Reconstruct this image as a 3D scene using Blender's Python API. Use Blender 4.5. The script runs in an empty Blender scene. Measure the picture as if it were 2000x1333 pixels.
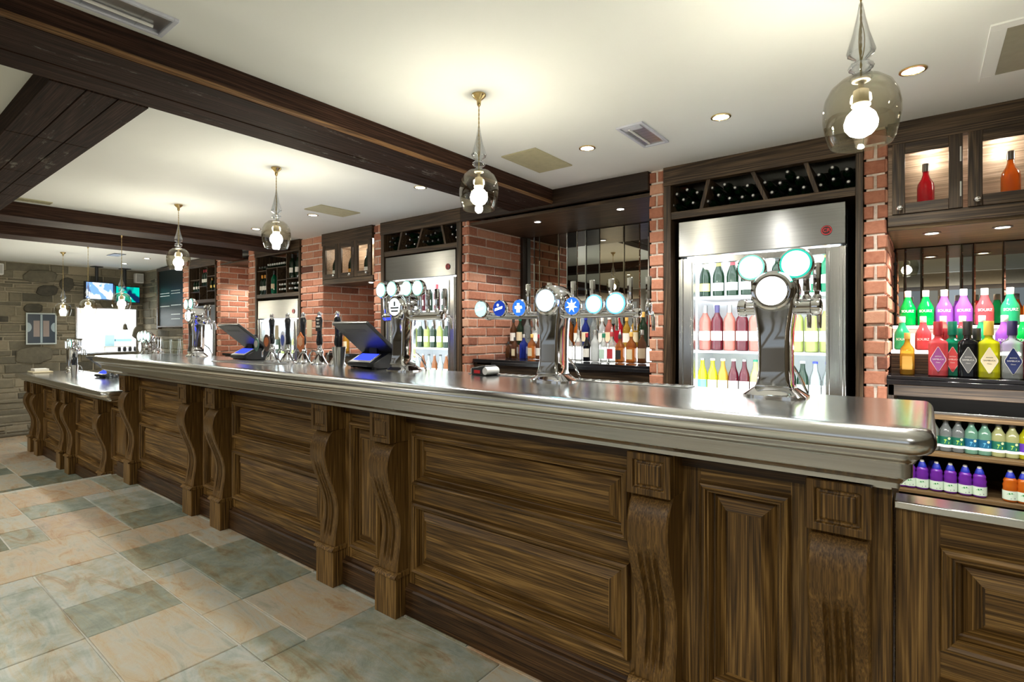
# light levels (W)
WINDOW_W = 50; SPOT_W = 26; CUST_W = 62; NICHE_W = 20; FRIDGE_W = 6; SHELF_W = 2.2; BULB_S = 200
import bpy, math, random
from mathutils import Vector, Matrix, Euler
PI = math.pi
SC = bpy.context.scene
COL = SC.collection

# ------------------------------------------------------------------ camera, world, exposure
EYE = 1.32
YAW = math.radians(37.8)
cam_d = bpy.data.cameras.new('camera')
cam = bpy.data.objects.new('camera', cam_d)
COL.objects.link(cam)
cam.location = (0, 0, EYE)
cam.rotation_euler = (PI / 2, 0, YAW)
cam_d.sensor_width = 36
cam_d.lens = 36 * 1041 / 2000
cam_d.shift_y = -19.5 / 2000
cam_d.clip_start = .05
SC.camera = cam

wd = bpy.data.worlds.new('world')
SC.world = wd
wd.use_nodes = True
wd.node_tree.nodes['Background'].inputs[0].default_value = (.75, .82, .9, 1)
wd.node_tree.nodes['Background'].inputs[1].default_value = .6

vs = SC.view_settings
vs.view_transform = 'Standard'
vs.look = 'None'
vs.gamma = 1
vs.use_curve_mapping = False
vs.exposure = .86
SC.cycles.use_denoising = True
SC.cycles.max_bounces = 10
SC.cycles.diffuse_bounces = 4
SC.cycles.glossy_bounces = 5
SC.cycles.transparent_max_bounces = 20
SC.cycles.transmission_bounces = 6
SC.cycles.sample_clamp_indirect = 4
SC.cycles.caustics_reflective = False
SC.cycles.caustics_refractive = False

ZC = 2.33          # ceiling height
WL = -10.5         # far stone wall

def lamp(kind, name, loc, power, col=(1, 1, 1), rot=(0, 0, 0), **kw):
    l = bpy.data.lights.new(name, kind)
    l.energy = power
    l.color = col
    for k, v in kw.items():
        setattr(l, k, v)
    o = bpy.data.objects.new(name, l)
    o.location = loc
    o.rotation_euler = rot
    COL.objects.link(o)
    return o

# fill lamps added at the unseen windows, to light bar front and floor
for wx in (-6.6, -3.2, .2):
    lamp('AREA', 'window_daylight', (wx, -3.9, 1.35), WINDOW_W, (.86, .93, 1), (PI / 2, 0, PI), shape='RECTANGLE', size=2.4, size_y=1.5)
# strip fittings of the kitchen beyond the hatch
lamp('AREA', 'kitchen_light', (-11.6, 2.8, 2.2), 110, (.95, .98, 1), (0, 0, 0), shape='RECTANGLE', size=1.2, size_y=1.6)

# ------------------------------------------------------------------ view rays: a pixel of the 2000 x 1333 frame on a known plane of the room
def ray(px, py):
    u = (px - 1000) / 1041
    v = (647 - py) / 1041
    return -math.sin(YAW) + u * math.cos(YAW), math.cos(YAW) + u * math.sin(YAW), v
def PY(px, py, Y):
    x, y, v = ray(px, py)
    s = Y / y
    return x * s, EYE + v * s
def PX(px, py, X):
    x, y, v = ray(px, py)
    s = X / x
    return y * s, EYE + v * s

# ------------------------------------------------------------------ mesh builder
class MB:
    def __init__(s):
        s.v = []; s.f = []; s.m = []; s.t = []
    def add(s, vs, fs, mi=0, tone=.5):
        n = len(s.v)
        s.v += [tuple(p) for p in vs]
        for f in fs:
            s.f.append(tuple(i + n for i in f)); s.m.append(mi); s.t.append(tone)
        return s
    def box(s, x0, x1, y0, y1, z0, z1, mi=0, tone=.5):
        v = [(x, y, z) for z in (z0, z1) for y in (y0, y1) for x in (x0, x1)]
        return s.add(v, [(0, 2, 3, 1), (4, 5, 7, 6), (0, 1, 5, 4), (2, 6, 7, 3), (0, 4, 6, 2), (1, 3, 7, 5)], mi, tone)
    def rings(s, rs, cap0=True, cap1=True, mi=0, closed=True, tone=.5):
        n = len(rs[0]); v = [p for r in rs for p in r]; f = []
        for i in range(len(rs) - 1):
            for j in range(n if closed else n - 1):
                k = (j + 1) % n
                f.append((i * n + j, i * n + k, (i + 1) * n + k, (i + 1) * n + j))
        if cap0: f.append(tuple(range(n - 1, -1, -1)))
        if cap1: f.append(tuple((len(rs) - 1) * n + j for j in range(n)))
        return s.add(v, f, mi, tone)
    def lathe(s, prof, c=(0, 0, 0), seg=20, axis='z', mi=0, cap0=True, cap1=True):
        rs = []
        for r, h in prof:
            ring = []
            for j in range(seg):
                a = 2 * PI * j / seg
                p = (r * math.cos(a), r * math.sin(a), h)
                if axis == 'y': p = (p[0], -p[2], p[1])     # runs towards -Y
                if axis == 'x': p = (p[2], p[1], -p[0])
                ring.append((p[0] + c[0], p[1] + c[1], p[2] + c[2]))
            rs.append(ring)
        return s.rings(rs, cap0, cap1, mi)
    def tube(s, path, r, seg=8, mi=0):
        path = [Vector(p) for p in path]; rs = []
        rr = r if isinstance(r, (list, tuple)) else [r] * len(path)
        for i, p in enumerate(path):
            t = (path[min(i + 1, len(path) - 1)] - path[max(i - 1, 0)]).normalized()
            up = Vector((0, 0, 1)) if abs(t.z) < .9 else Vector((1, 0, 0))
            a = t.cross(up).normalized(); b = a.cross(t)
            rs.append([p + (a * math.cos(2 * PI * j / seg) + b * math.sin(2 * PI * j / seg)) * rr[i] for j in range(seg)])
        return s.rings(rs, mi=mi)
    def prism(s, poly, d0, d1, axis='y', mi=0):
        def P(a, b, d):
            return (a, d, b) if axis == 'y' else ((d, a, b) if axis == 'x' else (a, b, d))
        return s.rings([[P(a, b, d0) for a, b in poly], [P(a, b, d1) for a, b in poly]], mi=mi)
    def build(s, name, mats, parent=None, loc=None, rot=None, bevel=0, smooth=35, seg=2, tone=False):
        if isinstance(mats, bpy.types.Material): mats = [mats]
        me = s.mesh(name, mats, smooth, tone)
        return put(name, me, parent, loc, rot, bevel, seg)
    def mesh(s, name, mats, smooth=35, tone=False):
        if isinstance(mats, bpy.types.Material): mats = [mats]
        me = bpy.data.meshes.new(name)
        me.from_pydata(s.v, [], s.f)
        for m in mats: me.materials.append(m)
        me.polygons.foreach_set('material_index', s.m)
        if tone:
            at = me.attributes.new('tone', 'FLOAT', 'FACE'); at.data.foreach_set('value', s.t)
        import bmesh
        b = bmesh.new(); b.from_mesh(me); bmesh.ops.recalc_face_normals(b, faces=b.faces); b.to_mesh(me); b.free()
        if smooth:
            me.polygons.foreach_set('use_smooth', [True] * len(me.polygons))
            me.set_sharp_from_angle(angle=math.radians(smooth))
        return me

def put(name, me, parent=None, loc=None, rot=None, bevel=0, seg=2):
    o = bpy.data.objects.new(name, me); COL.objects.link(o)
    if parent: o.parent = parent
    if loc: o.location = loc
    if rot: o.rotation_euler = rot
    if bevel:
        b = o.modifiers.new('bevel', 'BEVEL'); b.width = bevel; b.segments = seg; b.limit_method = 'ANGLE'; b.angle_limit = .6
        b.harden_normals = False
    return o
def tag(o, label, cat, group=None, kind=None):
    o['label'] = label; o['category'] = cat
    if group: o['group'] = group
    if kind: o['kind'] = kind
    return o
def empty(name, loc=(0, 0, 0), rz=0):
    o = bpy.data.objects.new(name, None); COL.objects.link(o)
    o.location = loc; o.rotation_euler = (0, 0, rz); o.empty_display_size = .05
    return o
def text(s, size, mat, parent, loc, name='lettering', wrap=None, depth=.0006, rot=None, sx=1):
    cu = bpy.data.curves.new(name, 'FONT'); cu.body = s; cu.size = size; cu.align_x = 'CENTER'; cu.align_y = 'CENTER'
    cu.extrude = depth
    t = bpy.data.objects.new(name, cu); COL.objects.link(t)
    me = bpy.data.meshes.new_from_object(t.evaluated_get(bpy.context.evaluated_depsgraph_get()))
    bpy.data.objects.remove(t)
    for v in me.vertices:
        x, y, z = v.co; x *= sx
        if wrap: v.co = ((wrap + z) * math.sin(x / wrap), -(wrap + z) * math.cos(x / wrap), y)
        else: v.co = (x, -z, y)
    me.materials.clear(); me.materials.append(mat)
    return put(name, me, parent, loc, rot)
ORD = ['first', 'second', 'third', 'fourth', 'fifth', 'sixth', 'seventh', 'eighth', 'ninth', 'tenth', 'eleventh', 'twelfth', 'thirteenth', 'fourteenth']

# ------------------------------------------------------------------ materials
def _new(name):
    m = bpy.data.materials.new(name); m.use_nodes = True
    nt = m.node_tree; nt.nodes.clear()
    out = nt.nodes.new('ShaderNodeOutputMaterial')
    return m, nt, out
def N(nt, t, **kw):
    n = nt.nodes.new(t)
    for k, v in kw.items(): setattr(n, k, v)
    return n
def setp(b, **kw):
    for k, v in kw.items():
        k = k.replace('_', ' ')
        if k in b.inputs:
            b.inputs[k].default_value = (*v, 1) if isinstance(v, tuple) and len(v) == 3 else v
def ramp(nt, stops):
    r = N(nt, 'ShaderNodeValToRGB'); e = r.color_ramp.elements
    while len(e) > 1: e.remove(e[0])
    e[0].position = stops[0][0]; e[0].color = (*stops[0][1], 1)
    for p, c in stops[1:]:
        x = e.new(p); x.color = (*c, 1)
    return r
def plain(name, col, rough=.5, metal=0, var=.08, scale=30, bump=0, spec=.5, coat=0):
    m, nt, out = _new(name)
    b = N(nt, 'ShaderNodeBsdfPrincipled'); setp(b, Roughness=rough, Metallic=metal)
    b.inputs['Specular IOR Level'].default_value = spec
    b.inputs['Coat Weight'].default_value = coat
    tc = N(nt, 'ShaderNodeTexCoord'); no = N(nt, 'ShaderNodeTexNoise'); no.inputs['Scale'].default_value = scale; no.inputs['Detail'].default_value = 5
    nt.links.new(tc.outputs['Object'], no.inputs['Vector'])
    r = ramp(nt, [(.25, tuple(c * (1 - var) for c in col)), (.75, tuple(min(1, c * (1 + var)) for c in col))])
    nt.links.new(no.outputs['Fac'], r.inputs[0]); nt.links.new(r.outputs[0], b.inputs['Base Color'])
    if bump:
        bp = N(nt, 'ShaderNodeBump'); bp.inputs['Strength'].default_value = bump; bp.inputs['Distance'].default_value = .004
        nt.links.new(no.outputs['Fac'], bp.inputs['Height']); nt.links.new(bp.outputs[0], b.inputs['Normal'])
    nt.links.new(b.outputs[0], out.inputs[0])
    return m
def glow(name, col, strength, col2=None, scale=10):
    m, nt, out = _new(name)
    e = N(nt, 'ShaderNodeEmission'); e.inputs[0].default_value = (*col, 1); e.inputs[1].default_value = strength
    if col2:
        tc = N(nt, 'ShaderNodeTexCoord'); no = N(nt, 'ShaderNodeTexNoise'); no.inputs['Scale'].default_value = scale
        nt.links.new(tc.outputs['Object'], no.inputs['Vector'])
        r = ramp(nt, [(.46, col), (.54, col2)]); nt.links.new(no.outputs['Fac'], r.inputs[0]); nt.links.new(r.outputs[0], e.inputs[0])
    nt.links.new(e.outputs[0], out.inputs[0])
    return m
def thin_glass(name, tint=(1, 1, 1), refl=1.0, rough=.02, ior=1.45, body=None, bodyf=0):
    m, nt, out = _new(name)
    t = N(nt, 'ShaderNodeBsdfTransparent'); t.inputs[0].default_value = (*tint, 1)
    g = N(nt, 'ShaderNodeBsdfGlossy'); g.inputs['Roughness'].default_value = rough
    fr = N(nt, 'ShaderNodeLayerWeight'); fr.inputs[0].default_value = .32 * refl
    mu = N(nt, 'ShaderNodeMath', operation='MULTIPLY'); mu.inputs[1].default_value = .85 * refl
    nt.links.new(fr.outputs['Facing'], mu.inputs[0])
    mx = N(nt, 'ShaderNodeMixShader'); nt.links.new(mu.outputs[0], mx.inputs[0])
    src = t.outputs[0]
    if body:
        d = N(nt, 'ShaderNodeBsdfTranslucent'); d.inputs[0].default_value = (*body, 1)
        m2 = N(nt, 'ShaderNodeMixShader'); m2.inputs[0].default_value = bodyf
        nt.links.new(src, m2.inputs[1]); nt.links.new(d.outputs[0], m2.inputs[2]); src = m2.outputs[0]
    nt.links.new(src, mx.inputs[1]); nt.links.new(g.outputs[0], mx.inputs[2])
    nt.links.new(mx.outputs[0], out.inputs[0])
    return m
def liquid(name, col, clear=.35):
    """a filled coloured bottle: part see-through, part scattering, glossy skin"""
    m, nt, out = _new(name)
    t = N(nt, 'ShaderNodeBsdfTransparent'); t.inputs[0].default_value = (*[c ** .5 for c in col], 1)
    a = N(nt, 'ShaderNodeBsdfTranslucent'); a.inputs[0].default_value = (*col, 1)
    d = N(nt, 'ShaderNodeBsdfPrincipled'); setp(d, Roughness=.08); d.inputs['Base Color'].default_value = (*col, 1)
    tc = N(nt, 'ShaderNodeTexCoord'); no = N(nt, 'ShaderNodeTexNoise'); no.inputs['Scale'].default_value = 25
    nt.links.new(tc.outputs['Object'], no.inputs['Vector'])
    r = ramp(nt, [(.3, tuple(c * .85 for c in col)), (.7, tuple(min(1, c * 1.1) for c in col))])
    nt.links.new(no.outputs['Fac'], r.inputs[0]); nt.links.new(r.outputs[0], d.inputs['Base Color'])
    m1 = N(nt, 'ShaderNodeMixShader'); m1.inputs[0].default_value = .55
    nt.links.new(d.outputs[0], m1.inputs[1]); nt.links.new(a.outputs[0], m1.inputs[2])
    m2 = N(nt, 'ShaderNodeMixShader'); m2.inputs[0].default_value = clear
    nt.links.new(m1.outputs[0], m2.inputs[1]); nt.links.new(t.outputs[0], m2.inputs[2])
    g = N(nt, 'ShaderNodeBsdfGlossy'); g.inputs['Roughness'].default_value = .05
    fr = N(nt, 'ShaderNodeLayerWeight'); fr.inputs[0].default_value = .25
    m3 = N(nt, 'ShaderNodeMixShader'); nt.links.new(fr.outputs['Fresnel'], m3.inputs[0])
    nt.links.new(m2.outputs[0], m3.inputs[1]); nt.links.new(g.outputs[0], m3.inputs[2])
    nt.links.new(m3.outputs[0], out.inputs[0])
    return m
def wood(name, dark, mid, light, axis='x', scale=1.0, rough=.42, bump=.25, pores=.6, marks=0, fig=.34, blot=.22, streaks=.75, spec=.35):
    m, nt, out = _new(name)
    L = nt.links.new
    b = N(nt, 'ShaderNodeBsdfPrincipled'); setp(b, Roughness=rough)
    b.inputs['Specular IOR Level'].default_value = spec
    tc = N(nt, 'ShaderNodeTexCoord')
    def mp(al, ac):
        k = N(nt, 'ShaderNodeMapping'); i = 'xyz'.index(axis)
        sc = [ac * scale] * 3; sc[i] = al * scale
        k.inputs['Scale'].default_value = sc; L(tc.outputs['Object'], k.inputs[0]); return k
    m1 = mp(.42, 13)
    n1 = N(nt, 'ShaderNodeTexNoise'); setp(n1, Scale=1.0, Detail=2.0, Roughness=.45, Distortion=.25); L(m1.outputs[0], n1.inputs['Vector'])
    # growth figure: bands of a slow warped field
    mu = N(nt, 'ShaderNodeMath', operation='MULTIPLY'); mu.inputs[1].default_value = 12; L(n1.outputs['Fac'], mu.inputs[0])
    pp = N(nt, 'ShaderNodeMath', operation='PINGPONG'); pp.inputs[1].default_value = .5; L(mu.outputs[0], pp.inputs[0])
    m2 = mp(2.4, 190)
    n2 = N(nt, 'ShaderNodeTexNoise'); setp(n2, Scale=1.0, Detail=4.0, Roughness=.6); L(m2.outputs[0], n2.inputs['Vector'])
    m3 = mp(1.1, 1.9)
    n3 = N(nt, 'ShaderNodeTexNoise'); setp(n3, Scale=1.3, Detail=3.0); L(m3.outputs[0], n3.inputs['Vector'])
    a1 = N(nt, 'ShaderNodeMath', operation='MULTIPLY'); a1.inputs[1].default_value = fig; L(pp.outputs[0], a1.inputs[0])
    a2 = N(nt, 'ShaderNodeMath', operation='MULTIPLY_ADD'); a2.inputs[1].default_value = pores; L(n2.outputs['Fac'], a2.inputs[0]); L(a1.outputs[0], a2.inputs[2])
    a3 = N(nt, 'ShaderNodeMath', operation='MULTIPLY_ADD'); a3.inputs[1].default_value = blot; L(n3.outputs['Fac'], a3.inputs[0]); L(a2.outputs[0], a3.inputs[2])
    base = fig * .25 + pores * .5 + blot * .5
    r = ramp(nt, [(max(0, base - .20), dark), (base, mid), (min(1, base + .20), light)])
    L(a3.outputs[0], r.inputs[0])
    m5 = mp(5.0, 300)
    n5 = N(nt, 'ShaderNodeTexNoise'); setp(n5, Scale=1.0, Detail=1.0); L(m5.outputs[0], n5.inputs['Vector'])
    r5 = ramp(nt, [(.40, (.35, .33, .30)), (.50, (1, 1, 1))]); L(n5.outputs['Fac'], r5.inputs[0])
    mx5 = N(nt, 'ShaderNodeMix', data_type='RGBA', blend_type='MULTIPLY'); mx5.inputs['Factor'].default_value = streaks
    L(r.outputs[0], mx5.inputs['A']); L(r5.outputs[0], mx5.inputs['B'])
    src = mx5.outputs['Result']
    if marks:
        n4 = N(nt, 'ShaderNodeTexNoise'); m4 = mp(2.5, 9); setp(n4, Scale=1.0, Detail=8.0, Roughness=.8); L(m4.outputs[0], n4.inputs['Vector'])
        r4 = ramp(nt, [(.58, (0, 0, 0)), (.68, (1, 1, 1))]); L(n4.outputs['Fac'], r4.inputs[0])
        mk = N(nt, 'ShaderNodeMath', operation='MULTIPLY'); mk.inputs[1].default_value = marks; L(r4.outputs[0], mk.inputs[0])
        mc = N(nt, 'ShaderNodeMix', data_type='RGBA'); L(mk.outputs[0], mc.inputs['Factor']); L(src, mc.inputs['A']); mc.inputs['B'].default_value = (.30, .29, .25, 1)
        src = mc.outputs['Result']
    L(src, b.inputs['Base Color'])
    bp = N(nt, 'ShaderNodeBump'); bp.inputs['Strength'].default_value = bump; bp.inputs['Distance'].default_value = .003
    L(a2.outputs[0], bp.inputs['Height']); L(bp.outputs[0], b.inputs['Normal'])
    L(b.outputs[0], out.inputs[0])
    return m
def toned(name, stops, rough=.85, nscale=18, nmix=.35, bump=.5, dist=.004, spec=.3, spots=None, veins=0, rng=None):
    """masonry: every brick or slab carries its own tone, plus stone grain"""
    m, nt, out = _new(name); L = nt.links.new
    b = N(nt, 'ShaderNodeBsdfPrincipled'); setp(b, Roughness=rough); b.inputs['Specular IOR Level'].default_value = spec
    at = N(nt, 'ShaderNodeAttribute', attribute_name='tone')
    tc = N(nt, 'ShaderNodeTexCoord')
    no = N(nt, 'ShaderNodeTexNoise'); setp(no, Scale=nscale, Detail=7.0, Roughness=.65, Distortion=.3); L(tc.outputs['Object'], no.inputs['Vector'])
    s = N(nt, 'ShaderNodeMath', operation='SUBTRACT'); s.inputs[1].default_value = .5; L(no.outputs['Fac'], s.inputs[0])
    a = N(nt, 'ShaderNodeMath', operation='MULTIPLY_ADD'); a.inputs[1].default_value = nmix; L(s.outputs[0], a.inputs[0]); L(at.outputs['Fac'], a.inputs[2])
    r = ramp(nt, stops); L(a.outputs[0], r.inputs[0])
    src = r.outputs[0]
    if veins:
        mp = N(nt, 'ShaderNodeMapping'); mp.inputs['Scale'].default_value = (.8, 3.2, 1); mp.inputs['Rotation'].default_value = (0, 0, .25); L(tc.outputs['Object'], mp.inputs[0])
        n2 = N(nt, 'ShaderNodeTexNoise'); setp(n2, Scale=2.6, Detail=10.0, Roughness=.7, Distortion=1.2); L(mp.outputs[0], n2.inputs['Vector'])
        r2 = ramp(nt, [(.34, (.70, .76, .74)), (.46, (1, 1, 1)), (.56, (1.0, .88, .72)), (.63, (.84, .60, .42)), (.72, (1, .92, .80))]); L(n2.outputs['Fac'], r2.inputs[0])
        mx = N(nt, 'ShaderNodeMix', data_type='RGBA', blend_type='MULTIPLY'); mx.inputs['Factor'].default_value = veins
        L(src, mx.inputs['A']); L(r2.outputs[0], mx.inputs['B']); src = mx.outputs['Result']
    L(src, b.inputs['Base Color'])
    bp = N(nt, 'ShaderNodeBump'); bp.inputs['Strength'].default_value = bump; bp.inputs['Distance'].default_value = dist
    L(no.outputs['Fac'], bp.inputs['Height']); L(bp.outputs[0], b.inputs['Normal']); L(b.outputs[0], out.inputs[0])
    return m
def brushed(name, col, rough=.25, axis='x', streak=.12, bump=.03, aniso=0):
    m, nt, out = _new(name); L = nt.links.new
    b = N(nt, 'ShaderNodeBsdfPrincipled'); setp(b, Metallic=1.0)
    if aniso:
        b.inputs['Anisotropic'].default_value = aniso; tg = N(nt, 'ShaderNodeTangent', direction_type='RADIAL', axis='Z'); L(tg.outputs[0], b.inputs['Tangent']); b.inputs['Anisotropic Rotation'].default_value = .25
    tc = N(nt, 'ShaderNodeTexCoord'); k = N(nt, 'ShaderNodeMapping'); sc = [160.0] * 3; sc['xyz'.index(axis)] = 2.5
    k.inputs['Scale'].default_value = sc; L(tc.outputs['Object'], k.inputs[0])
    no = N(nt, 'ShaderNodeTexNoise'); setp(no, Scale=1.0, Detail=3.0); L(k.outputs[0], no.inputs['Vector'])
    n2 = N(nt, 'ShaderNodeTexNoise'); setp(n2, Scale=2.2, Detail=6.0, Roughness=.65); L(tc.outputs['Object'], n2.inputs['Vector'])
    r = ramp(nt, [(.3, tuple(c * (1 - streak) for c in col)), (.7, col)]); L(no.outputs['Fac'], r.inputs[0]); L(r.outputs[0], b.inputs['Base Color'])
    mr = N(nt, 'ShaderNodeMapRange'); mr.inputs['To Min'].default_value = rough * .75; mr.inputs['To Max'].default_value = rough * 1.3
    L(n2.outputs['Fac'], mr.inputs['Value']); L(mr.outputs[0], b.inputs['Roughness'])
    bp = N(nt, 'ShaderNodeBump'); bp.inputs['Strength'].default_value = bump; bp.inputs['Distance'].default_value = .002
    L(no.outputs['Fac'], bp.inputs['Height']); L(bp.outputs[0], b.inputs['Normal']); L(b.outputs[0], out.inputs[0])
    return m
def mirror(name, col, rough=.0):
    m, nt, out = _new(name)
    b = N(nt, 'ShaderNodeBsdfPrincipled'); setp(b, Metallic=1.0, Roughness=rough); b.inputs['Base Color'].default_value = (*col, 1)
    nt.links.new(b.outputs[0], out.inputs[0]); return m

BD, BM, BL = (.034, .016, .0042), (.165, .086, .0215), (.42, .245, .075)
W_X = wood('bar_wood_grain_along', BD, BM, BL, 'x')
W_Z = wood('bar_wood_grain_upright', BD, BM, BL, 'z')
W_P = wood('bar_wood_carved', BD, BM, BL, 'z', fig=.16, bump=.08, pores=.35, blot=.3, streaks=.6)
W_XD = wood('bar_wood_dark_band', (.018, .008, .003), (.062, .029, .010), (.15, .075, .026), 'x')
S1, S2, S3 = (.022, .013, .007), (.058, .036, .020), (.13, .085, .048)
B_X = wood('backbar_oak_along', S1, S2, S3, 'x', fig=.6)
B_Z = wood('backbar_oak_upright', S1, S2, S3, 'z', fig=.6)
B_Y = wood('backbar_oak_deep', S1, S2, S3, 'y', fig=.5)
B_DK = wood('backbar_oak_dark', (.010, .006, .004), (.026, .015, .009), (.06, .036, .02), 'x')
SHELFW = wood('shelf_light_oak', (.07, .04, .018), (.17, .105, .045), (.32, .21, .10), 'x')
CABIN = wood('cabinet_lining_oak', (.15, .10, .06), (.32, .22, .15), (.48, .36, .26), 'x', streaks=.3)
BEAM_Y = wood('aged_beam_crosswise', (.010, .0045, .003), (.034, .015, .009), (.085, .042, .026), 'y', marks=.0, rough=.7, spec=.15)
BEAM_U = wood('aged_beam_underside', (.010, .006, .005), (.030, .015, .010), (.07, .038, .028), 'y', marks=.75, rough=.8, spec=.08)
BEAM_X = wood('aged_beam_boards', (.010, .006, .005), (.030, .015, .010), (.07, .038, .028), 'x', marks=.6, rough=.8, spec=.08)
BEAM_E = wood('beam_worn_arris', (.06, .028, .01), (.16, .08, .03), (.30, .17, .07), 'y')  # lighter orange-brown strip along one lower edge of the beam
BRICK = toned('red_brick', [(0, (.16, .065, .045)), (.3, (.36, .14, .085)), (.6, (.52, .235, .15)), (1, (.64, .38, .26))], nscale=40, nmix=.5, bump=.8)
MORTAR = plain('lime_mortar', (.66, .57, .50), .95, var=.25, bump=.6, scale=60)
STONE = toned('slate_stone', [(0, (.045, .042, .036)), (.35, (.125, .115, .085)), (.65, (.215, .19, .135)), (1, (.34, .29, .205))], nscale=14, nmix=.5, bump=.9)
SMORT = plain('stone_wall_mortar', (.34, .30, .22), .95, var=.2, bump=.5, scale=50)
FLAG = toned('slate_flagstone', [(0, (.16, .19, .15)), (.25, (.31, .34, .28)), (.45, (.47, .49, .45)), (.62, (.50, .47, .38)), (.82, (.50, .41, .30)), (1, (.40, .30, .24))],
             rough=.45, nscale=9, nmix=.7, bump=.6, dist=.008, spec=.4, veins=1.0)
GROUT = plain('floor_grout', (.55, .54, .48), .8, var=.1)
PAINT = plain('ceiling_paint', (.88, .90, .88), .75, var=.015, scale=3)
WALLP = plain('dim_room_paint', (.20, .16, .11), .85, var=.06)
ZINC = brushed('zinc_top', (.84, .85, .84), .18, 'x')
STEEL = brushed('brushed_steel', (.40, .405, .395), .30, 'x', aniso=.85)
STEELZ = brushed('brushed_steel_upright', (.60, .60, .59), .22, 'z')
CHROME = mirror('chrome', (.86, .86, .87), .06)
CHROMED = mirror('smoked_chrome', (.46, .46, .45), .16)
BRASS = mirror('brass', (.80, .60, .28), .22)
BLACK = plain('black_plastic', (.018, .020, .022), .35)
BLACKG = plain('black_stone', (.012, .012, .014), .08, spec=.6)
DARK = plain('dark_void', (.012, .010, .008), .7)
WHITE = plain('white_plastic', (.82, .82, .80), .4, var=.02)
PAPER = plain('paper_label', (.78, .76, .70), .6, var=.03)
CREAM = plain('cream_label', (.70, .60, .40), .6, var=.03)
FWHITE = plain('fridge_liner', (.88, .90, .92), .35, var=.01)
GLASS = thin_glass('clear_glass', (.97, .985, .975), .55)
SMOKE = thin_glass('smoky_amber_glass', (.92, .905, .84), .75)
FINIAL = thin_glass('clear_finial_glass', (.93, .95, .96), 1.3, body=(.8, .85, .9), bodyf=.08)
BULB = glow('lit_bulb', (1, .955, .87), BULB_S)
SOCK = plain('lamp_holder', (.80, .70, .50), .4)
LED = glow('spot_lens', (1, .96, .88), 25)
LEDW = glow('fridge_tube', (.86, .94, 1), 14)
TEALG = glow('lit_teal_lens', (.45, .95, .85), 4.5)
ICE = glow('lit_ice_lens', (.72, .93, 1), 5)
BLUE = glow('lit_blue_badge', (.02, .10, .55), 1.5)
NAVY = glow('lit_navy_badge', (.01, .03, .22), 1.2)
GLW = glow('lit_white_mark', (.85, .97, 1), 3)
SCRB = glow('till_display', (.03, .05, .75), 1.6)
# ================================================================== ROOM SHELL
def struct(name, mb, mats, label, cat, bevel=0, tone=False, smooth=0):
    return tag(mb.build(name, mats, bevel=bevel, tone=tone, smooth=smooth), label, cat, kind='structure')

STEPX = -5.93
# ---- flagged floor: hand-placed slabs from the photograph first, the rest of the grid filled at random
def flags(x0, x1, y0, y1, z, fixed, seed, g=.19):
    rnd = random.Random(seed)
    nx = int(round((x1 - x0) / g)); ny = int(round((y1 - y0) / g))
    used = [[False] * ny for _ in range(nx)]
    out = []
    def take(i, j, w, h, t):
        for a in range(i, i + w):
            for b in range(j, j + h): used[a][b] = True
        out.append((x0 + i * g, x0 + (i + w) * g, y0 + j * g, y0 + (j + h) * g, t))
    for X, Y, w, h, t in fixed:
        i = int(round((X - x0) / g)); j = int(round((Y - y0) / g))
        if 0 <= i and i + w <= nx and 0 <= j and j + h <= ny and not any(used[a][b] for a in range(i, i + w) for b in range(j, j + h)): take(i, j, w, h, t)
    sizes = [(3, 2), (4, 2), (3, 3), (2, 2), (4, 3), (2, 3), (3, 2), (1, 2), (2, 1), (1, 1)]
    for i in range(nx):
        for j in range(ny):
            if used[i][j]: continue
            opts = sizes[:]; rnd.shuffle(opts); opts.sort(key=lambda s: -s[0] * s[1] * rnd.uniform(.5, 1.5))
            for w, h in opts:
                if i + w <= nx and j + h <= ny and not any(used[a][b] for a in range(i, i + w) for b in range(j, j + h)):
                    take(i, j, w, h, rnd.choice([.05, .2, .25, .3, .36, .42, .48, .55, .6, .68, .75, .82])); break
    mb = MB(); q = .004
    for a, b, c, d, t in out:
        j = lambda: rnd.uniform(-.0025, .0025)
        zz = z + rnd.uniform(-.0015, .0015)
        lo = [(a + q + j(), c + q + j()), (b - q + j(), c + q + j()), (b - q + j(), d - q + j()), (a + q + j(), d - q + j())]
        cx, cy = (a + b) / 2, (c + d) / 2
        up = [(x + .003 * (1 if x < cx else -1), y + .003 * (1 if y < cy else -1)) for x, y in lo]
        mb.rings([[(x, y, z - .02) for x, y in lo], [(x, y, zz - .002) for x, y in lo], [(x, y, zz) for x, y in up]], cap0=False, tone=t)
    return mb
fx = [(-3.80, .69, 3, 2, .38), (-3.23, 1.07, 3, 1, .58), (-3.23, .69, 2, 2, .20), (-2.66, 1.26, 3, 2, .70), (-2.85, .69, 3, 2, .62), (-2.09, 1.07, 4, 3, .30),
      (-3.42, 1.26, 4, 2, .22), (-4.18, 1.07, 2, 3, .74), (-4.37, .5, 3, 3, .72), (-4.94, .88, 3, 2, .86), (-5.13, 1.26, 3, 2, .30), (-4.56, 1.26, 2, 2, .12),
      (-2.85, .31, 4, 2, .40), (-3.61, .12, 4, 3, .34), (-2.28, .69, 3, 2, .38), (-1.71, .5, 4, 3, .36), (-3.99, .12, 2, 3, .76)]
mb = flags(-5.89, 2.66, -4.06, 1.83, 0, fx, 5)
mb.box(STEPX, 3.2, -4.2, 1.83, -.05, -.006, mi=1)
struct('floor', mb, [FLAG, GROUT], 'mixed grey, green and sandy slate flagstone floor in front of the bar', 'floor', tone=True)
mb = MB().box(STEPX, 3.2, 1.83, 4.2, -.05, -.004)
struct('floor', mb, [plain('service_floor', (.16, .15, .14), .5)], 'plain grey floor of the service aisle behind the bar', 'floor')
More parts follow.
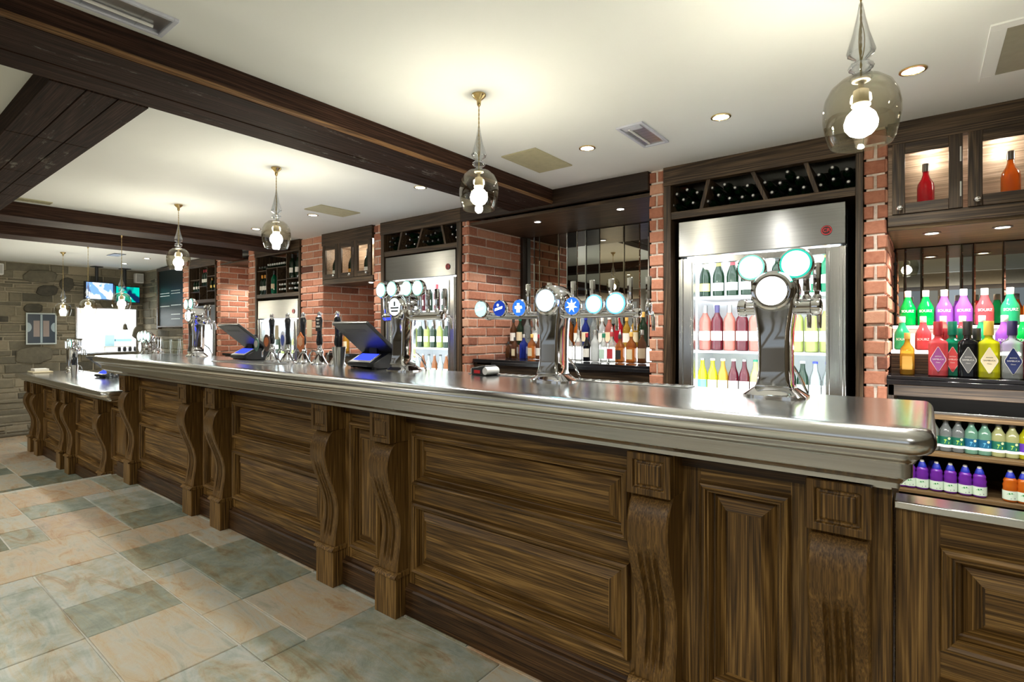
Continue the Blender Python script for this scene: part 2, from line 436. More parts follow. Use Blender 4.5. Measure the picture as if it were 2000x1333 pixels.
mb = flags(-10.64, -5.89, -4.06, 1.83, -.22, [], 11)
mb.box(WL - .2, STEPX, -4.2, 4.2, -.27, -.226, mi=1)
struct('floor', mb, [FLAG, GROUT], 'lower slate floor one step down before the stone wall', 'floor', tone=True)
struct('trim_1', MB().box(STEPX - .02, STEPX + .05, -4.2, 1.62, -.22, .001), FLAG, 'stone nosing of the step between the two floor levels', 'step', bevel=.006, tone=True)

struct('ceiling', MB().box(WL - .2, 3.2, -4.2, 4.2, ZC, ZC + .1), PAINT, 'cream painted flat plaster ceiling over the whole bar', 'ceiling')
struct('wall_back', MB().box(WL, 3.2, 3.98, 4.2, -.3, ZC), B_DK, 'dark timber lined wall behind the bar niches', 'wall')
struct('wall_right', MB().box(3.05, 3.2, -4.2, 4.2, -.3, ZC), WALLP, 'dim brown wall beyond the right end of the bar', 'wall')
mb = MB()
wins = [-6.6, -3.2, .2]
xs = [WL] + [e for w in wins for e in (w - 1.2, w + 1.2)] + [3.2]
for i in range(0, len(xs), 2): mb.box(xs[i], xs[i + 1], -4.2, -4.0, -.3, ZC)
for w in wins: mb.box(w - 1.2, w + 1.2, -4.2, -4.0, -.3, .6).box(w - 1.2, w + 1.2, -4.2, -4.0, 2.1, ZC)
struct('wall_front', mb, WALLP, 'dim brown wall with windows behind the customer side', 'wall')
SKY = glow('daylight_pane', (.80, .90, 1), .35)  # glowing panes of windows added out of view to fill the room
for k, w in enumerate(wins):
    o = empty('window_%d' % (k + 1), (w, -4.05, .6))
    mb = MB()
    for a, b, c, d in ((-1.2, -1.13, 0, 1.5), (1.13, 1.2, 0, 1.5), (-1.13, 1.13, 0, .07), (-1.13, 1.13, 1.43, 1.5), (-.03, .03, .07, 1.43)): mb.box(a, b, -.03, .04, c, d)
    mb.build('window_frame', B_DK, o); MB().box(-1.13, 1.13, -.02, -.01, .07, 1.43).build('pane', SKY, o)
    tag(o, ['far', 'middle', 'near'][k] + ' daylit window in the wall behind the customers', 'window', kind='structure')

# ---- masonry generators -------------------------------------------------------------
def brick_face(mb, u0, u1, z0, z1, P, course=.075, length=.225, start=0, rnd=None, out=.010, head=False, joint=.013):
    """P(u, z, d) -> point, d outward from the mortar plane"""
    n = int(math.ceil((z1 - z0) / course))
    for i in range(n):
        a = z0 + i * course + joint / 2; b = min(z1, z0 + (i + 1) * course - joint / 2)
        if b - a < .01: continue
        off = ((i + start) % 2) * length * .5
        u = u0 - off
        while u < u1 - 1e-4:
            ua = max(u0, u + joint / 2 if u > u0 else u0); ub = min(u1, u + length - joint / 2)
            if ub - ua > .012:
                h = out + rnd.uniform(-.004, .004); e = .005
                j = lambda: rnd.uniform(-.002, .002)
                lo = [(ua + j(), a + j()), (ub + j(), a + j()), (ub + j(), b + j()), (ua + j(), b + j())]
                cu, cz = (ua + ub) / 2, (a + b) / 2
                up = [(p + (e if p < cu else -e), q + (e if q < cz else -e)) for p, q in lo]
                mb.rings([[P(p, q, -.002) for p, q in lo], [P(p, q, h * .6) for p, q in lo], [P(p, q, h) for p, q in up]], cap0=False, tone=min(1, max(0, rnd.gauss(.5, .2))))
            u += length
RB = random.Random(3)
def brick_pillar(x0, x1, y0, y1, label, z0=0, z1=ZC, faces='-y+x', name='brick_pillar', start=0):
    """a solid pier: mortar core and bricks standing proud on its seen faces"""
    mb = MB(); d = .010
    mb.box(x0 + d, x1 - d if '+x' in faces else x1, y0 + d, y1, z0, z1, mi=1)
    w = x1 - x0
    brick_face(mb, x0, x1, z0, z1, lambda u, z, h: (u, y0 + d - h, z), length=(w if w < .16 else .225), start=start, rnd=RB)
    if '+x' in faces: brick_face(mb, y0 + .004, y1, z0, z1, lambda u, z, h: (x1 - d + h, u, z), start=start + 1, rnd=RB)
    if w < .16: pass
    return tag(mb.build(name, [BRICK, MORTAR], tone=True, smooth=25), label, 'pillar', 'brick piers dividing the back bar', 'structure')
YB = 3.2
PILL = [(-.245, -.148, 'narrow red brick pier between the large bright fridge and the coloured liqueur bottles'),
        (-1.382, -1.285, 'slim red brick pier between the mirrored niche and the large bright fridge'),
        (-3.0, -2.93, 'red brick pier with a deep side wall at the left of the mirrored niche'),
        (-4.146, -4.03, 'thin red brick pier between champagne cabinet and the four-lamp tap fridge'),
        (-5.41, -4.99, 'broad red brick pier at the left of the champagne cabinet'),
        (-6.60, -6.41, 'thin brick pier right of the brick recess behind the far till'),
        (-7.47, -7.36, 'thin brick pier at the left of the recess behind the far till'),
        (-8.56, -8.33, 'farthest brick pier beside the chalkboard')]
for k, (a, b, lb) in enumerate(PILL):
    brick_pillar(a, b, YB, 3.98, lb, start=k, name='brick_pillar')

# ---- far stone wall with the serving hatch
RS = random.Random(8)
def rubble(mb, u0, u1, z0, z1, P, holes=()):
    z = z0
    while z < z1 - .01:
        h = RS.choice([.04, .05, .06, .07, .09, .11, .14]); h = min(h, z1 - z)
        u = u0
        while u < u1 - .01:
            w = min(RS.uniform(.12, .5), u1 - u)
            cu = u + w / 2
            seg = [(u, u + w)]
            for (a, b, c, d) in holes:
                if z < d and z + h > c:
                    ns = []
                    for p, q in seg:
                        if q <= a or p >= b: ns.append((p, q))
                        else:
                            if p < a: ns.append((p, a))
                            if q > b: ns.append((b, q))
                    seg = ns
            for p, q in seg:
                if q - p < .03 or h < .02: continue
                j = lambda: RS.uniform(-.006, .006); g = .007; t = RS.uniform(.008, .03); e = .010
                lo = [(p + g + j(), z + g + j()), (q - g + j(), z + g + j()), (q - g + j(), z + h - g + j()), (p + g + j(), z + h - g + j())]
                mu, mz = (p + q) / 2, z + h / 2
                up = [(a + (e if a < mu else -e), b + (e if b < mz else -e)) for a, b in lo]
                mb.rings([[P(a, b, 0) for a, b in lo], [P(a, b, t * .6) for a, b in lo], [P(a, b, t) for a, b in up]], cap0=False, tone=min(1, max(0, RS.gauss(.56, .17))))
            u += w
        z += h
HY0, HY1, HZ0, HZ1 = 2.40, 3.22, .96, 1.70
mb = MB()
W0, W1 = -4.0, 3.32
PW = lambda u, z, d: (WL + d, u, z)
rubble(mb, W0, W1, -.22, ZC, PW, holes=[(HY0, HY1, HZ0, HZ1)])
for a, b, c, d in ((W0, HY0, -.3, ZC), (HY1, 4.0, -.3, ZC), (HY0, HY1, -.3, HZ0), (HY0, HY1, HZ1, ZC)): mb.box(WL - .15, WL + .004, a, b, c, d, mi=1)
# large dark boulders built into it
for cy, cz, ry, rz, tn, sd in ((2.06, 1.93, .13, .085, .13, 1), (2.29, 2.04, .085, .11, .15, 2), (1.90, 1.66, .11, .07, .22, 3), (2.83, 1.83, .12, .14, .45, 4), (1.90, .96, .22, .13, .42, 5),
                               (2.18, .5, .2, .1, .3, 6), (1.98, 2.14, .2, .10, .42, 7), (3.3, 1.3, .16, .12, .35, 8)):
    r2 = random.Random(sd); n = 16
    SE = lambda v: math.copysign(abs(v) ** .75, v)
    base = [(SE(math.cos(2 * PI * k / n)) * r2.uniform(.88, 1.06) + .12 * math.sin(2 * PI * k / n), SE(math.sin(2 * PI * k / n)) * r2.uniform(.88, 1.06)) for k in range(n)]
    mb.rings([[PW(cy + a * ry * s, cz + b * rz * s, d) for a, b in base] for s, d in ((1, .0), (1, .034), (.94, .044), (.7, .050))], cap0=False, tone=tn)
struct('wall_left', mb, [STONE, SMORT], 'rough rubble stone wall at the far left end of the room', 'wall', tone=True, smooth=30)
# stone return behind the far end of the counter, under the chalkboard
mb = MB(); rubble(mb, WL, -8.56, -.22, ZC, lambda u, z, d: (u, 3.32 - d, z)); mb.box(WL, -8.56, 3.316, 3.5, -.3, ZC, mi=1)
struct('wall_back_stone', mb, [STONE, SMORT], 'stone wall under and beside the tall chalkboard', 'wall', tone=True, smooth=30)
# kitchen seen through the hatch
mb = MB()
mb.box(-13.2, -13.1, 1.4, 4.1, -.3, 2.5).box(-13.2, WL - .15, 1.3, 1.4, -.3, 2.5).box(-13.2, WL - .15, 4.1, 4.2, -.3, 2.5).box(-13.2, WL - .15, 1.3, 4.2, 2.4, 2.5).box(-13.2, WL - .15, 1.3, 4.2, -.32, -.3)
struct('wall_kitchen', mb, plain('kitchen_white', (.88, .9, .9), .4, var=.02), 'bright white kitchen room seen through the serving hatch', 'wall')
o = empty('hatch_frame', (WL, (HY0 + HY1) / 2, HZ0))
h = (HY1 - HY0) / 2; mb = MB()
mb.box(-.17, .03, -h, -h + .02, 0, .74).box(-.17, .03, h - .02, h, 0, .74).box(-.17, .03, -h + .02, h - .02, .72, .74).box(-.17, .05, -h + .02, h - .02, 0, .02)
mb.build('frame', STEELZ, o)
tag(o, 'brightly lit serving hatch opening in the stone wall', 'hatch', kind='structure')

# ---- ceiling beams and boards
def beam(mb, mats, label, bevel=.006): return struct('ceiling_beam', mb, mats, label, 'beam', bevel=bevel)
mb = MB(); mb.box(-2.49, -2.10, -4.0, 3.18, 2.232, ZC - .0, mi=0)
rr = random.Random(2)
for k in range(14):      # long boards of the underside
    pass
mb.box(-2.335, -2.105, -4.0, 3.18, 2.226, 2.2322, mi=1).box(-2.485, -2.345, -4.0, 3.18, 2.226, 2.2322, mi=1)
mb.prism([(-2.100, 2.236), (-2.100, 2.248), (-2.096, 2.248), (-2.096, 2.236), (-2.108, 2.2255), (-2.112, 2.229)], -4.0, 3.18, mi=2)
beam(mb, [BEAM_Y, BEAM_U, BEAM_E], 'long dark timber ceiling beam crossing to the mirrored niche', .002)
mb = MB(); mb.box(-5.60, -2.49, .50, .80, 2.236, ZC)
x = -2.49
while x > -5.6:
    w = rr.uniform(.35, .8); a = max(-5.6, x - w)
    for (c, d) in ((.495, .60), (.604, .70), (.704, .806)): mb.box(a + .003, x - .003, c, d, 2.224, 2.2358, mi=1)
    x = a
beam(mb, [BEAM_X, BEAM_X], 'wide boarded timber beam joining the long beam at the upper left', .002)
mb = MB().box(-5.95, -5.60, -4.0, 3.18, 2.215, ZC); beam(mb, [BEAM_Y], 'second dark timber beam above the left half of the bar')
mb = MB().box(-7.05, -6.70, -4.0, 3.18, 2.215, ZC); beam(mb, [BEAM_Y], 'third and farthest dark timber beam over the lower counter')
# ================================================================== THE BAR
def raised_panel(x0, x1, z0, z1, y, mat, parent, grain=None):
    """bolection moulding, sunk fillet, bevelled and flat field; faces -Y"""
    prof = [(0, .006), (0, -.014), (.004, -.022), (.012, -.026), (.020, -.022), (.024, -.013), (.029, -.013), (.032, -.004), (.035, .018), (.040, .020), (.078, -.006), (.079, -.001), (.083, -.001)]
    rs = []
    for d, h in prof:
        rs.append([(x0 + d, y + h, z0 + d), (x1 - d, y + h, z0 + d), (x1 - d, y + h, z1 - d), (x0 + d, y + h, z1 - d)])
    mb = MB().rings(rs, cap0=False)
    k = 0
    for i in range(len(rs) - 1):
        for j in range(4): mb.m[k] = 1 if j in (1, 3) else 0; k += 1
    mb.m[-1] = 1 if x1 - x0 < z1 - z0 else 0
    return mb.build('raised_panel', [W_X, W_Z], parent, smooth=28)

def pilaster_mesh(h, w=.135):
    """fluted S-curved bracket on a base block; local x centred, y=0 is the panel plane, z from the floor"""
    m = {}
    k = MB()
    # swept fluted face: profile y(z)
    zt = h - .13
    zs = [.20 + (zt - .20) * i / 34 for i in range(35)]
    def prof(z):
        t = (z - .20) / (zt - .20)      # 0 foot, 1 top
        if t > .96: return -.105 + .03 * ((t - .96) / .04)
        s = .5 - .5 * math.cos(PI * min(1, max(0, (t - .30) / .52)))
        y = -.052 - .078 * s
        if t < .30: y -= .020 * (.5 + .5 * math.cos(PI * t / .30)) * (1 if t > 0 else 1) - .0
        if t > .82: y += .025 * ((t - .82) / .14) ** 2
        return y
    hw = w / 2
    cols = []
    fl = [-.5, .0, .5]
    for i in range(49): cols.append(-hw + .006 + (w - .012) * i / 48)
    def groove(x, z):
        t = (z - .20) / (zt - .20)
        d = 0
        for g in fl:
            cx = g * (hw - .018)
            q = abs(x - cx) / .0085
            if q < 1: d = max(d, 1 - q * q)
        fade = min(1, max(0, (.74 - t) / .08)) * min(1, max(0, (t - .05) / .05))
        return .016 * d * fade
    rows = []
    for z in zs:
        y = prof(z)
        r = [(-hw, 0, z), (-hw, y + .006, z)] + [(x, y + groove(x, z), z) for x in cols] + [(hw, y + .006, z), (hw, 0, z)]
        rows.append(r)
    k.rings(rows, closed=False, cap0=False, cap1=False)
    k.add([(-hw, 0, zt), (-hw, prof(zt), zt), (hw, prof(zt), zt), (hw, 0, zt)], [(0, 1, 2, 3)])
    m['shaft'] = k.mesh('pilaster_shaft', [W_P], 40)
    k = MB()
    k.box(-hw - .008, hw + .008, -.085, 0, 0, .185).box(-hw - .004, hw + .004, -.080, 0, .185, .2)
    k.prism([(0, .185), (-.097, .185), (-.097, .193), (-.090, .200), (-.080, .207), (0, .207)], -hw - .014, hw + .014, axis='x')
    m['base_block'] = k.mesh('pilaster_base', [W_Z], 0)
    k = MB()
    fz0, fz1 = zt, h
    y = -.118
    a, b, c, d = -hw - .004, hw + .004, fz0, fz1
    rs = []
    for ins, yy in ((0, 0), (0, y), (.020, y), (.024, y + .010), (.030, y + .010), (.034, y + .004)):
        rs.append([(a + ins, yy, c + ins), (b - ins, yy, c + ins), (b - ins, yy, d - ins), (a + ins, yy, d - ins)])
    k.rings(rs, cap0=False)
    m['top_block'] = k.mesh('pilaster_top', [W_Z], 0)
    return m
PM = pilaster_mesh(.938)
PML = pilaster_mesh(.90)
def pilaster(x, z, meshes, label, parent):
    r = empty('pilaster', (x, 1.68, z)); r.parent = parent
    for n in ('shaft', 'base_block', 'top_block'): put(n, meshes[n], r, bevel=.002 if n != 'shaft' else 0, seg=1)
    return r
bar = empty('bar_counter_front', (-2.8, 1.68, 0))
tag(bar, 'long brown stained wooden panelled bar front under the zinc top', 'bar counter')
def wp(o): o.matrix_parent_inverse = Matrix.Translation(-Vector((-2.8, 1.68, 0))); return o
B0, B1 = -5.62, -.118
# boards: rails grain along, stiles grain upright
mb = MB(); mb.box(B0, B1, 1.70, 2.06, 0, .944); wp(mb.build('carcass', W_X, bar))
PX_ = [-5.45, -4.20, -3.75, -2.475, -1.985, -.680, -.175]
mb = MB(); mb.box(B0, B1, 1.655, 1.685, 0, .112).prism([(1.685, .112), (1.655, .112), (1.650, .118), (1.656, .127), (1.668, .132), (1.672, .142), (1.685, .150)], B0, B1, axis='x')
wp(mb.build('skirting', W_XD, bar, smooth=30))
mb = MB().box(B0, B1, 1.662, 1.70, .895, .944); wp(mb.build('top_rail', W_XD, bar))
mb = MB()
for i in range(len(PX_) - 1):
    a, b = PX_[i] + .07, PX_[i + 1] - .07
    for x, w in ((a - .07, .115), (b - .045, .115)): wp(MB().box(x, x + w, 1.676, 1.70, .0, .90).build('stile', W_Z, bar))
for i in range(len(PX_) - 1):
    a, b = PX_[i] + .07 + .035, PX_[i + 1] - .07 - .035
    if b - a > .6:
        wp(raised_panel(a + .005, b - .005, .610, .855, 1.676, W_X, bar)); wp(raised_panel(a + .005, b - .005, .205, .535, 1.676, W_X, bar))
        for z0_, z1_ in ((.0, .206), (.534, .611), (.854, .895)): wp(MB().box(a + .004, b - .004, 1.677, 1.70, z0_, z1_).build('rail', W_X, bar))
    else:
        a -= .0; b += .0
        wp(raised_panel(a + .02, b - .02, .205, .855, 1.676, W_Z, bar))
        for x0_, x1_ in ((a, a + .021), (b - .021, b)): wp(MB().box(x0_, x1_, 1.6765, 1.70, .0, .895).build('stile', W_Z, bar))
        for z0_, z1_ in ((.0, .206), (.854, .895)): wp(MB().box(a + .02, b - .02, 1.677, 1.70, z0_, z1_).build('rail', W_X, bar))
for x in PX_: wp(pilaster(x, 0, PM, None, bar))
# end post at the right
wp(MB().box(-.112, -.066, 1.63, 2.06, 0, .93).build('end_post', W_Z, bar, bevel=.003))
wp(MB().box(-.125, -.0645, 1.60, 2.06, .93, .944).build('end_cap', ZINC, bar, bevel=.003))

# ---- zinc top: a moulded edge swept round the front and both ends
def counter_top(x0, x1, y0, y1, prof, corner=.03, n=6):
    rs = []
    for d, z in prof:
        ring = []
        a, b, c = x0 - d * .74, x1 + d * .74, y0 - d
        r = max(.004, min(corner, .06) + (d - .1) * .5) if d > .0 else .004
        ring.append((a, y1, z))
        for k in range(n + 1):
            t = PI + k / n * PI / 2
            ring.append((a + r + r * math.cos(t), c + r + r * math.sin(t), z))
        for k in range(n + 1):
            t = 1.5 * PI + k / n * PI / 2
            ring.append((b - r + r * math.cos(t), c + r + r * math.sin(t), z))
        ring.append((b, y1, z))
        rs.append(ring)
    return MB().rings(rs, cap0=True, cap1=True)
def bull(r, d, zc, n=10, full=.5):
    return [(d - r + r * math.cos(t), zc + r * math.sin(t)) for t in [PI / 2 - PI * k / n for k in range(n + 1)]]
prof = [(.0, 1.10), (.05, 1.10)] + bull(.031, .130, 1.069) + [(.094, 1.036), (.094, 1.028), (.088, 1.025), (.080, 1.018), (.076, 1.012), (.070, 1.011), (.070, .978), (.063, .976), (.055, .970), (.046, .962), (.043, .958), (.036, .957), (.036, .945), (.0, .945)]
top = counter_top(-5.85, -.075, 1.60, 2.12, prof, corner=.04).build('zinc_bar_top', ZINC, smooth=50)
tag(top, 'long polished zinc bar top with moulded rounded edge', 'worktop')

# ---- hinged flap / half door at the right
fl = empty('half_height_door', (.35, 1.68, 0))
tag(fl, 'low wooden half door with raised panels right of the bar end', 'door')
def wf(o): o.matrix_parent_inverse = Matrix.Translation(-Vector((.35, 1.68, 0))); return o
wf(MB().box(-.0635, .78, 1.70, 1.735, 0, .8715).build('door_leaf', W_X, fl))
for z0_, z1_ in ((0, .081), (.474, .546), (.795, .8715)): wf(MB().box(.012, .70, 1.674, 1.70, z0_, z1_).build('rail', W_X, fl))
for a, b in ((-.060, .029), (.689, .78)): wf(MB().box(a, b, 1.672, 1.70, .0, .8715).build('stile', W_Z, fl))
wf(raised_panel(.028, .69, .545, .796, 1.672, W_X, fl)); wf(raised_panel(.028, .69, .08, .475, 1.672, W_X, fl))
mb = MB().box(-.0635, .80, 1.655, 1.742, .872, .892)
wf(mb.build('zinc_capping', ZINC, fl, bevel=.003))

# ---- lower counter at the left
low = empty('bar_counter_front', (-7.4, 1.68, -.22))
tag(low, 'lower panelled wooden counter front down the step at the left', 'bar counter')
def wl(o): o.matrix_parent_inverse = Matrix.Translation(-Vector((-7.4, 1.68, -.22))); return o
L0, L1 = -9.15, B0 - .003
wl(MB().box(L0, L1, 1.70, 2.06, -.22, .684).build('carcass', W_X, low))
wl(MB().box(L0, -6.0, 1.655, 1.685, -.22, -.11).build('skirting', W_XD, low))
wl(MB().box(-6.0, L1, 1.655, 1.685, -.22, .07).box(-5.85, L1, 1.640, 1.66, -.0, .13).build('stepped_skirting', W_XD, low))
LP = [-9.05, -8.70, -7.66, -7.32, -6.18]
for x in LP: wl(pilaster(x, -.22, PML, None, low))
for a, b in ((-8.60, -7.76), (-7.22, -6.28)):
    wl(raised_panel(a, b, .31, .61, 1.676, W_X, low)); wl(raised_panel(a, b, -.04, .26, 1.676, W_X, low))
wl(raised_panel(-8.965, -8.785, -.04, .61, 1.676, W_Z, low)); wl(raised_panel(-7.575, -7.405, -.04, .61, 1.676, W_Z, low))
wl(raised_panel(-6.07, -5.66, .11, .60, 1.676, W_Z, low))
for x0_, x1_, z0_, z1_ in ((L0, L1, .61, .684), (L0, -6.07, -.22, -.039), (-8.60, -7.76, .259, .311), (-7.22, -6.28, .259, .311), (-6.28, -6.07, -.04, .61), (-7.76, -7.575, -.04, .61), (-7.405, -7.22, -.04, .61), (-8.785, -8.60, -.04, .61), (L0, -8.965, -.04, .61), (-5.66, L1, .0, .61), (-6.07, -5.66, .0, .11)):
    wl(MB().box(x0_, x1_, 1.6775 if x1_ - x0_ > .6 else 1.677, 1.70, z0_, z1_).build('rail' if x1_ - x0_ > .6 else 'stile', W_X if x1_ - x0_ > .6 else W_Z, low))
profl = [(.0, .79), (.05, .79)] + bull(.028, .130, .762) + [(.094, .730), (.090, .722), (.076, .712), (.070, .711), (.070, .700), (.055, .694), (.040, .686), (.0, .685)]
t2 = counter_top(-9.05, -5.735, 1.60, 2.12, profl, corner=.04).build('zinc_counter_top', ZINC, smooth=50)
tag(t2, 'lower zinc counter top beyond the left end of the main bar', 'worktop')
# ================================================================== BACK BAR JOINERY
def unit(name, label, cat, loc=(0, 0, 0)): return tag(empty(name, loc), label, cat)
def local(o, p):     # mesh was built in room coordinates
    o.matrix_parent_inverse = Matrix.Translation(-Vector(p.location)); return o

def spot_fitting(x, y, z, label, power=7, size=.036, col=(1, .965, .90), group='recessed ceiling spotlights', rim=BRASS, angle=2.2, led=LED):
    o = unit('recessed_spotlight', label, 'light', (x, y, z)); o['group'] = group
    MB().rings([[(r * math.cos(2 * PI * j / 24), r * math.sin(2 * PI * j / 24), h) for j in range(24)] for r, h in ((size * 1.25, 0), (size * 1.25, -.004), (size * 1.0, -.006), (size * .95, -.001))], cap0=False, cap1=False).build('bezel', rim, o)
    MB().lathe([(size * .95, -.0005), (size * .95, -.002)], seg=24).build('lens', led, o)
    lamp('SPOT', 'spotlight_beam', (x, y, z - .012), power, col, (0, 0, 0), spot_size=angle, spot_blend=.6, shadow_soft_size=.02)
    return o
# ceiling spots over the aisle
for px, py, nm in ((1783, 137, 'ceiling spotlight right of the largest pendant, beside the dark air grille'), (1408, 228, 'ceiling spotlight above the large bright fridge'),
                   (1147, 289, 'ceiling spotlight between the tan grille and the pale emergency fitting'), (821, 366, 'ceiling spotlight left of the second pendant, by the long beam'),
                   (611, 420, 'ceiling spotlight beside the flat tan grille over the champagne cabinet'), (500, 447, 'ceiling spotlight left of the round pendant near the second beam')):
    x, y, v = ray(px, py); s = (ZC - EYE) / v
    spot_fitting(x * s, y * s, ZC, nm, power=SPOT_W)
for X, nm in ((-8.54, 'ceiling spotlight beyond the third beam, nearer of the far two'), (-9.45, 'farthest ceiling spotlight before the stone wall')):
    spot_fitting(X, 2.74, ZC, nm, power=SPOT_W * .8)
# customer side spots out of view, added to light floor and bar front
for k, X in enumerate((-8.2, -6.3, -4.2, -1.2, .8)):
    spot_fitting(X, -.9, ZC, 'ceiling spotlight over the customers, %s from the stone wall' % ORD[k], power=CUST_W, group='spotlights over the customer floor', angle=2.6)

# ---- bay with fridge and wine rack ------------------------------------------------
def bay_frame(x0, x1, zrail, ztop, label, lstile=.06, rstile=.03):
    o = unit('bay_surround', label, 'cabinet', (x0, YB, 0))
    yb = 3.9
    local(MB().box(x0, x0 + lstile, YB - .012, yb, 0, ZC - .09).build('stile', B_Z, o, bevel=.002), o)
    local(MB().box(x1 - rstile, x1, YB - .012, yb, 0, ZC - .09).build('stile', B_Z, o, bevel=.002), o)
    local(MB().box(x0, x1, YB - .02, YB + .03, ztop, ZC).build('header_board', B_X, o, bevel=.003), o)
    local(MB().box(x0 + lstile, x1 - rstile, YB - .008, yb, zrail, zrail + .045).build('bottom_rail', B_X, o, bevel=.002), o)
    local(MB().box(x0 + lstile, x1 - rstile, yb - .02, yb, 0, ZC - .01).build('back_panel', DARK, o), o)
    return o
def fridge(x0, x1, z1, label, header=.215, glass_w=.09, n=4, handle=0, badge=True, open_left=False, lit=1.0):
    """stainless upright bottle cooler with a lit glazed door"""
    o = unit('bottle_fridge', label, 'fridge', (x0, YB, 0))
    yb = YB + .62
    L = lambda q: local(q, o)
    L(MB().box(x0, x0 + .02, YB + .05, yb, .1, z1 - .02).box(x1 - .02, x1, YB + .05, yb, .1, z1 - .02).box(x0 + .02, x1 - .02, yb - .02, yb, .1, z1 - .02).box(x0 + .02, x1 - .02, YB + .05, yb - .02, z1 - .04, z1 - .02).box(x0, x1, YB + .05, yb, .06, .1).build('cabinet', BLACK, o))
    i0, i1, j1 = x0 + .03, x1 - .03, z1 - .06
    L(MB().box(i0 - .008, i0, YB + .07, yb - .03, .12, j1).box(i1, i1 + .008, YB + .07, yb - .03, .12, j1).box(i0, i1, yb - .035, yb - .022, .12, j1).box(i0, i1, YB + .07, yb - .035, j1, j1 + .008).box(i0, i1, YB + .07, yb - .035, .12, .128).build('liner', FWHITE, o))
    L(MB().box(x0, x1, YB, YB + .05, z1 - header, z1).build('header_panel', STEEL, o, bevel=.004))
    # front frame
    fz = z1 - header - .012
    f = MB()
    a, b = x0 + glass_w, x1 - glass_w
    f.box(x0, a, YB + .004, YB + .05, .1, fz).box(b, x1, YB + .004, YB + .05, .1, fz).box(a, b, YB + .004, YB + .05, fz - .035, fz).box(a, b, YB + .004, YB + .05, .1, .16)
    f.box(x0 + .012, x0 + .028, YB - .006, YB + .004, .1, fz).box(x1 - .028, x1 - .012, YB - .006, YB + .004, .1, fz).box(a - .018, a - .006, YB - .004, YB + .004, .14, fz - .02).box(b + .006, b + .018, YB - .004, YB + .004, .14, fz - .02)
    L(f.build('door_frame', STEELZ, o, bevel=.002))
    L(MB().box(a, b, YB + .02, YB + .026, .16, fz - .035).build('glass_door', GLASS, o))
    # lit tubes inside the jambs and head
    L(MB().box(a - .012, a - .002, YB + .072, YB + .085, .2, j1 - .02).build('light_tube', LEDW, o))
    L(MB().box(b + .002, b + .012, YB + .072, YB + .085, .2, j1 - .02).build('light_tube', LEDW, o))
    lamp('AREA', 'fridge_tube_light', ((a + b) / 2, YB + .075, (fz + 1.0) / 2), FRIDGE_W * lit, (.88, .95, 1), (PI / 2, 0, 0), shape='RECTANGLE', size=(b - a) * .95, size_y=.9)
    lamp('AREA', 'fridge_top_light', ((a + b) / 2, YB + .30, j1 - .01), FRIDGE_W * .5 * lit, (.88, .95, 1), (0, 0, 0), shape='RECTANGLE', size=(b - a) * .9, size_y=.3)
    if badge:
        bx, bz = x1 - .085, z1 - header + .075
        L(MB().lathe([(.026, 0), (.026, .005)], (bx, YB, bz), axis='y', seg=28).build('round_badge', plain('badge_black', (.03, .008, .010), .3), o))
        ring = MB(); ring.rings([[(bx + r * math.cos(2 * PI * j / 28), YB - h, bz + r * math.sin(2 * PI * j / 28)) for j in range(28)] for r, h in ((.0235, .0045), (.0235, .0065), (.0205, .0065), (.0205, .0045))], cap0=False, cap1=False)
        L(ring.build('badge_ring', RED, o))
        L(text('CR', .026, RED, o, (bx, YB - .0055, bz)))
    return o
RED = plain('badge_red', (.6, .02, .03), .35)

def shelf(x0, x1, y0, y1, z, parent, mat=None, name='shelf', t=.012):
    return local(MB().box(x0, x1, y0, y1, z - t, z).build(name, mat or FWHITE, parent, bevel=.001), parent)

S1_ = bay_frame(-1.283, -.247, 2.005, 2.215, 'oak surround of the large bright fridge with slanted wine bays', .045, .032)
F1 = fridge(-1.194, -.322, 1.985, 'large stainless fridge full of bottles behind the nearest tap tower')
for z in (1.53, 1.20, .93): shelf(-1.15, -.366, YB + .09, YB + .56, z, F1)
S2_ = bay_frame(-4.028, -3.002, 2.01, 2.215, 'oak surround of the fridge behind the four-lamp tap tower', .045, .05)
F2 = fridge(-3.978, -3.075, 2.0, 'stainless bottle fridge between the champagne cabinet and the brick niche')
for z in (1.50, 1.17, .90): shelf(-3.93, -3.12, YB + .09, YB + .56, z, F2)
S3_ = bay_frame(-6.408, -5.412, 1.71, 2.205, 'oak surround of wine shelves over the fridge behind the hand pumps', .035, .03)
F3 = fridge(-6.365, -5.475, 1.68, 'shorter stainless fridge behind the row of hand pumps')
for z in (1.35, 1.05, .80): shelf(-6.32, -5.52, YB + .09, YB + .56, z, F3)
S4_ = bay_frame(-8.328, -7.472, 1.71, 2.205, 'oak surround of the farthest wine shelves by the chalkboard', .03, .02)
F4 = fridge(-8.29, -7.50, 1.67, 'farthest fridge glowing white behind the far tap tower', badge=False, lit=1.3)

# ---- slanted wine bays over fridges 1 and 2
def slants(o, pts, z0, z1):
    for (pa, pb) in pts:      # (top px point, bottom px point)
        xa = PY(pa[0], pa[1], YB)[0]; xb = PY(pb[0], pb[1], YB)[0]
        local(MB().rings([[(xb - .011, y, z0), (xb + .011, y, z0), (xa + .011, y, z1), (xa - .011, y, z1)] for y in (YB - .004, YB + .25)]).build('divider', B_Z, o), o)
slants(S1_, [((1384, 350), (1370, 408)), ((1470, 336), (1496, 391)), ((1574, 318), (1595, 377))], 2.05, 2.215)
slants(S2_, [((785, 452), (778, 488)), ((825, 446), (815, 482)), ((863, 439), (870, 474))], 2.055, 2.215)

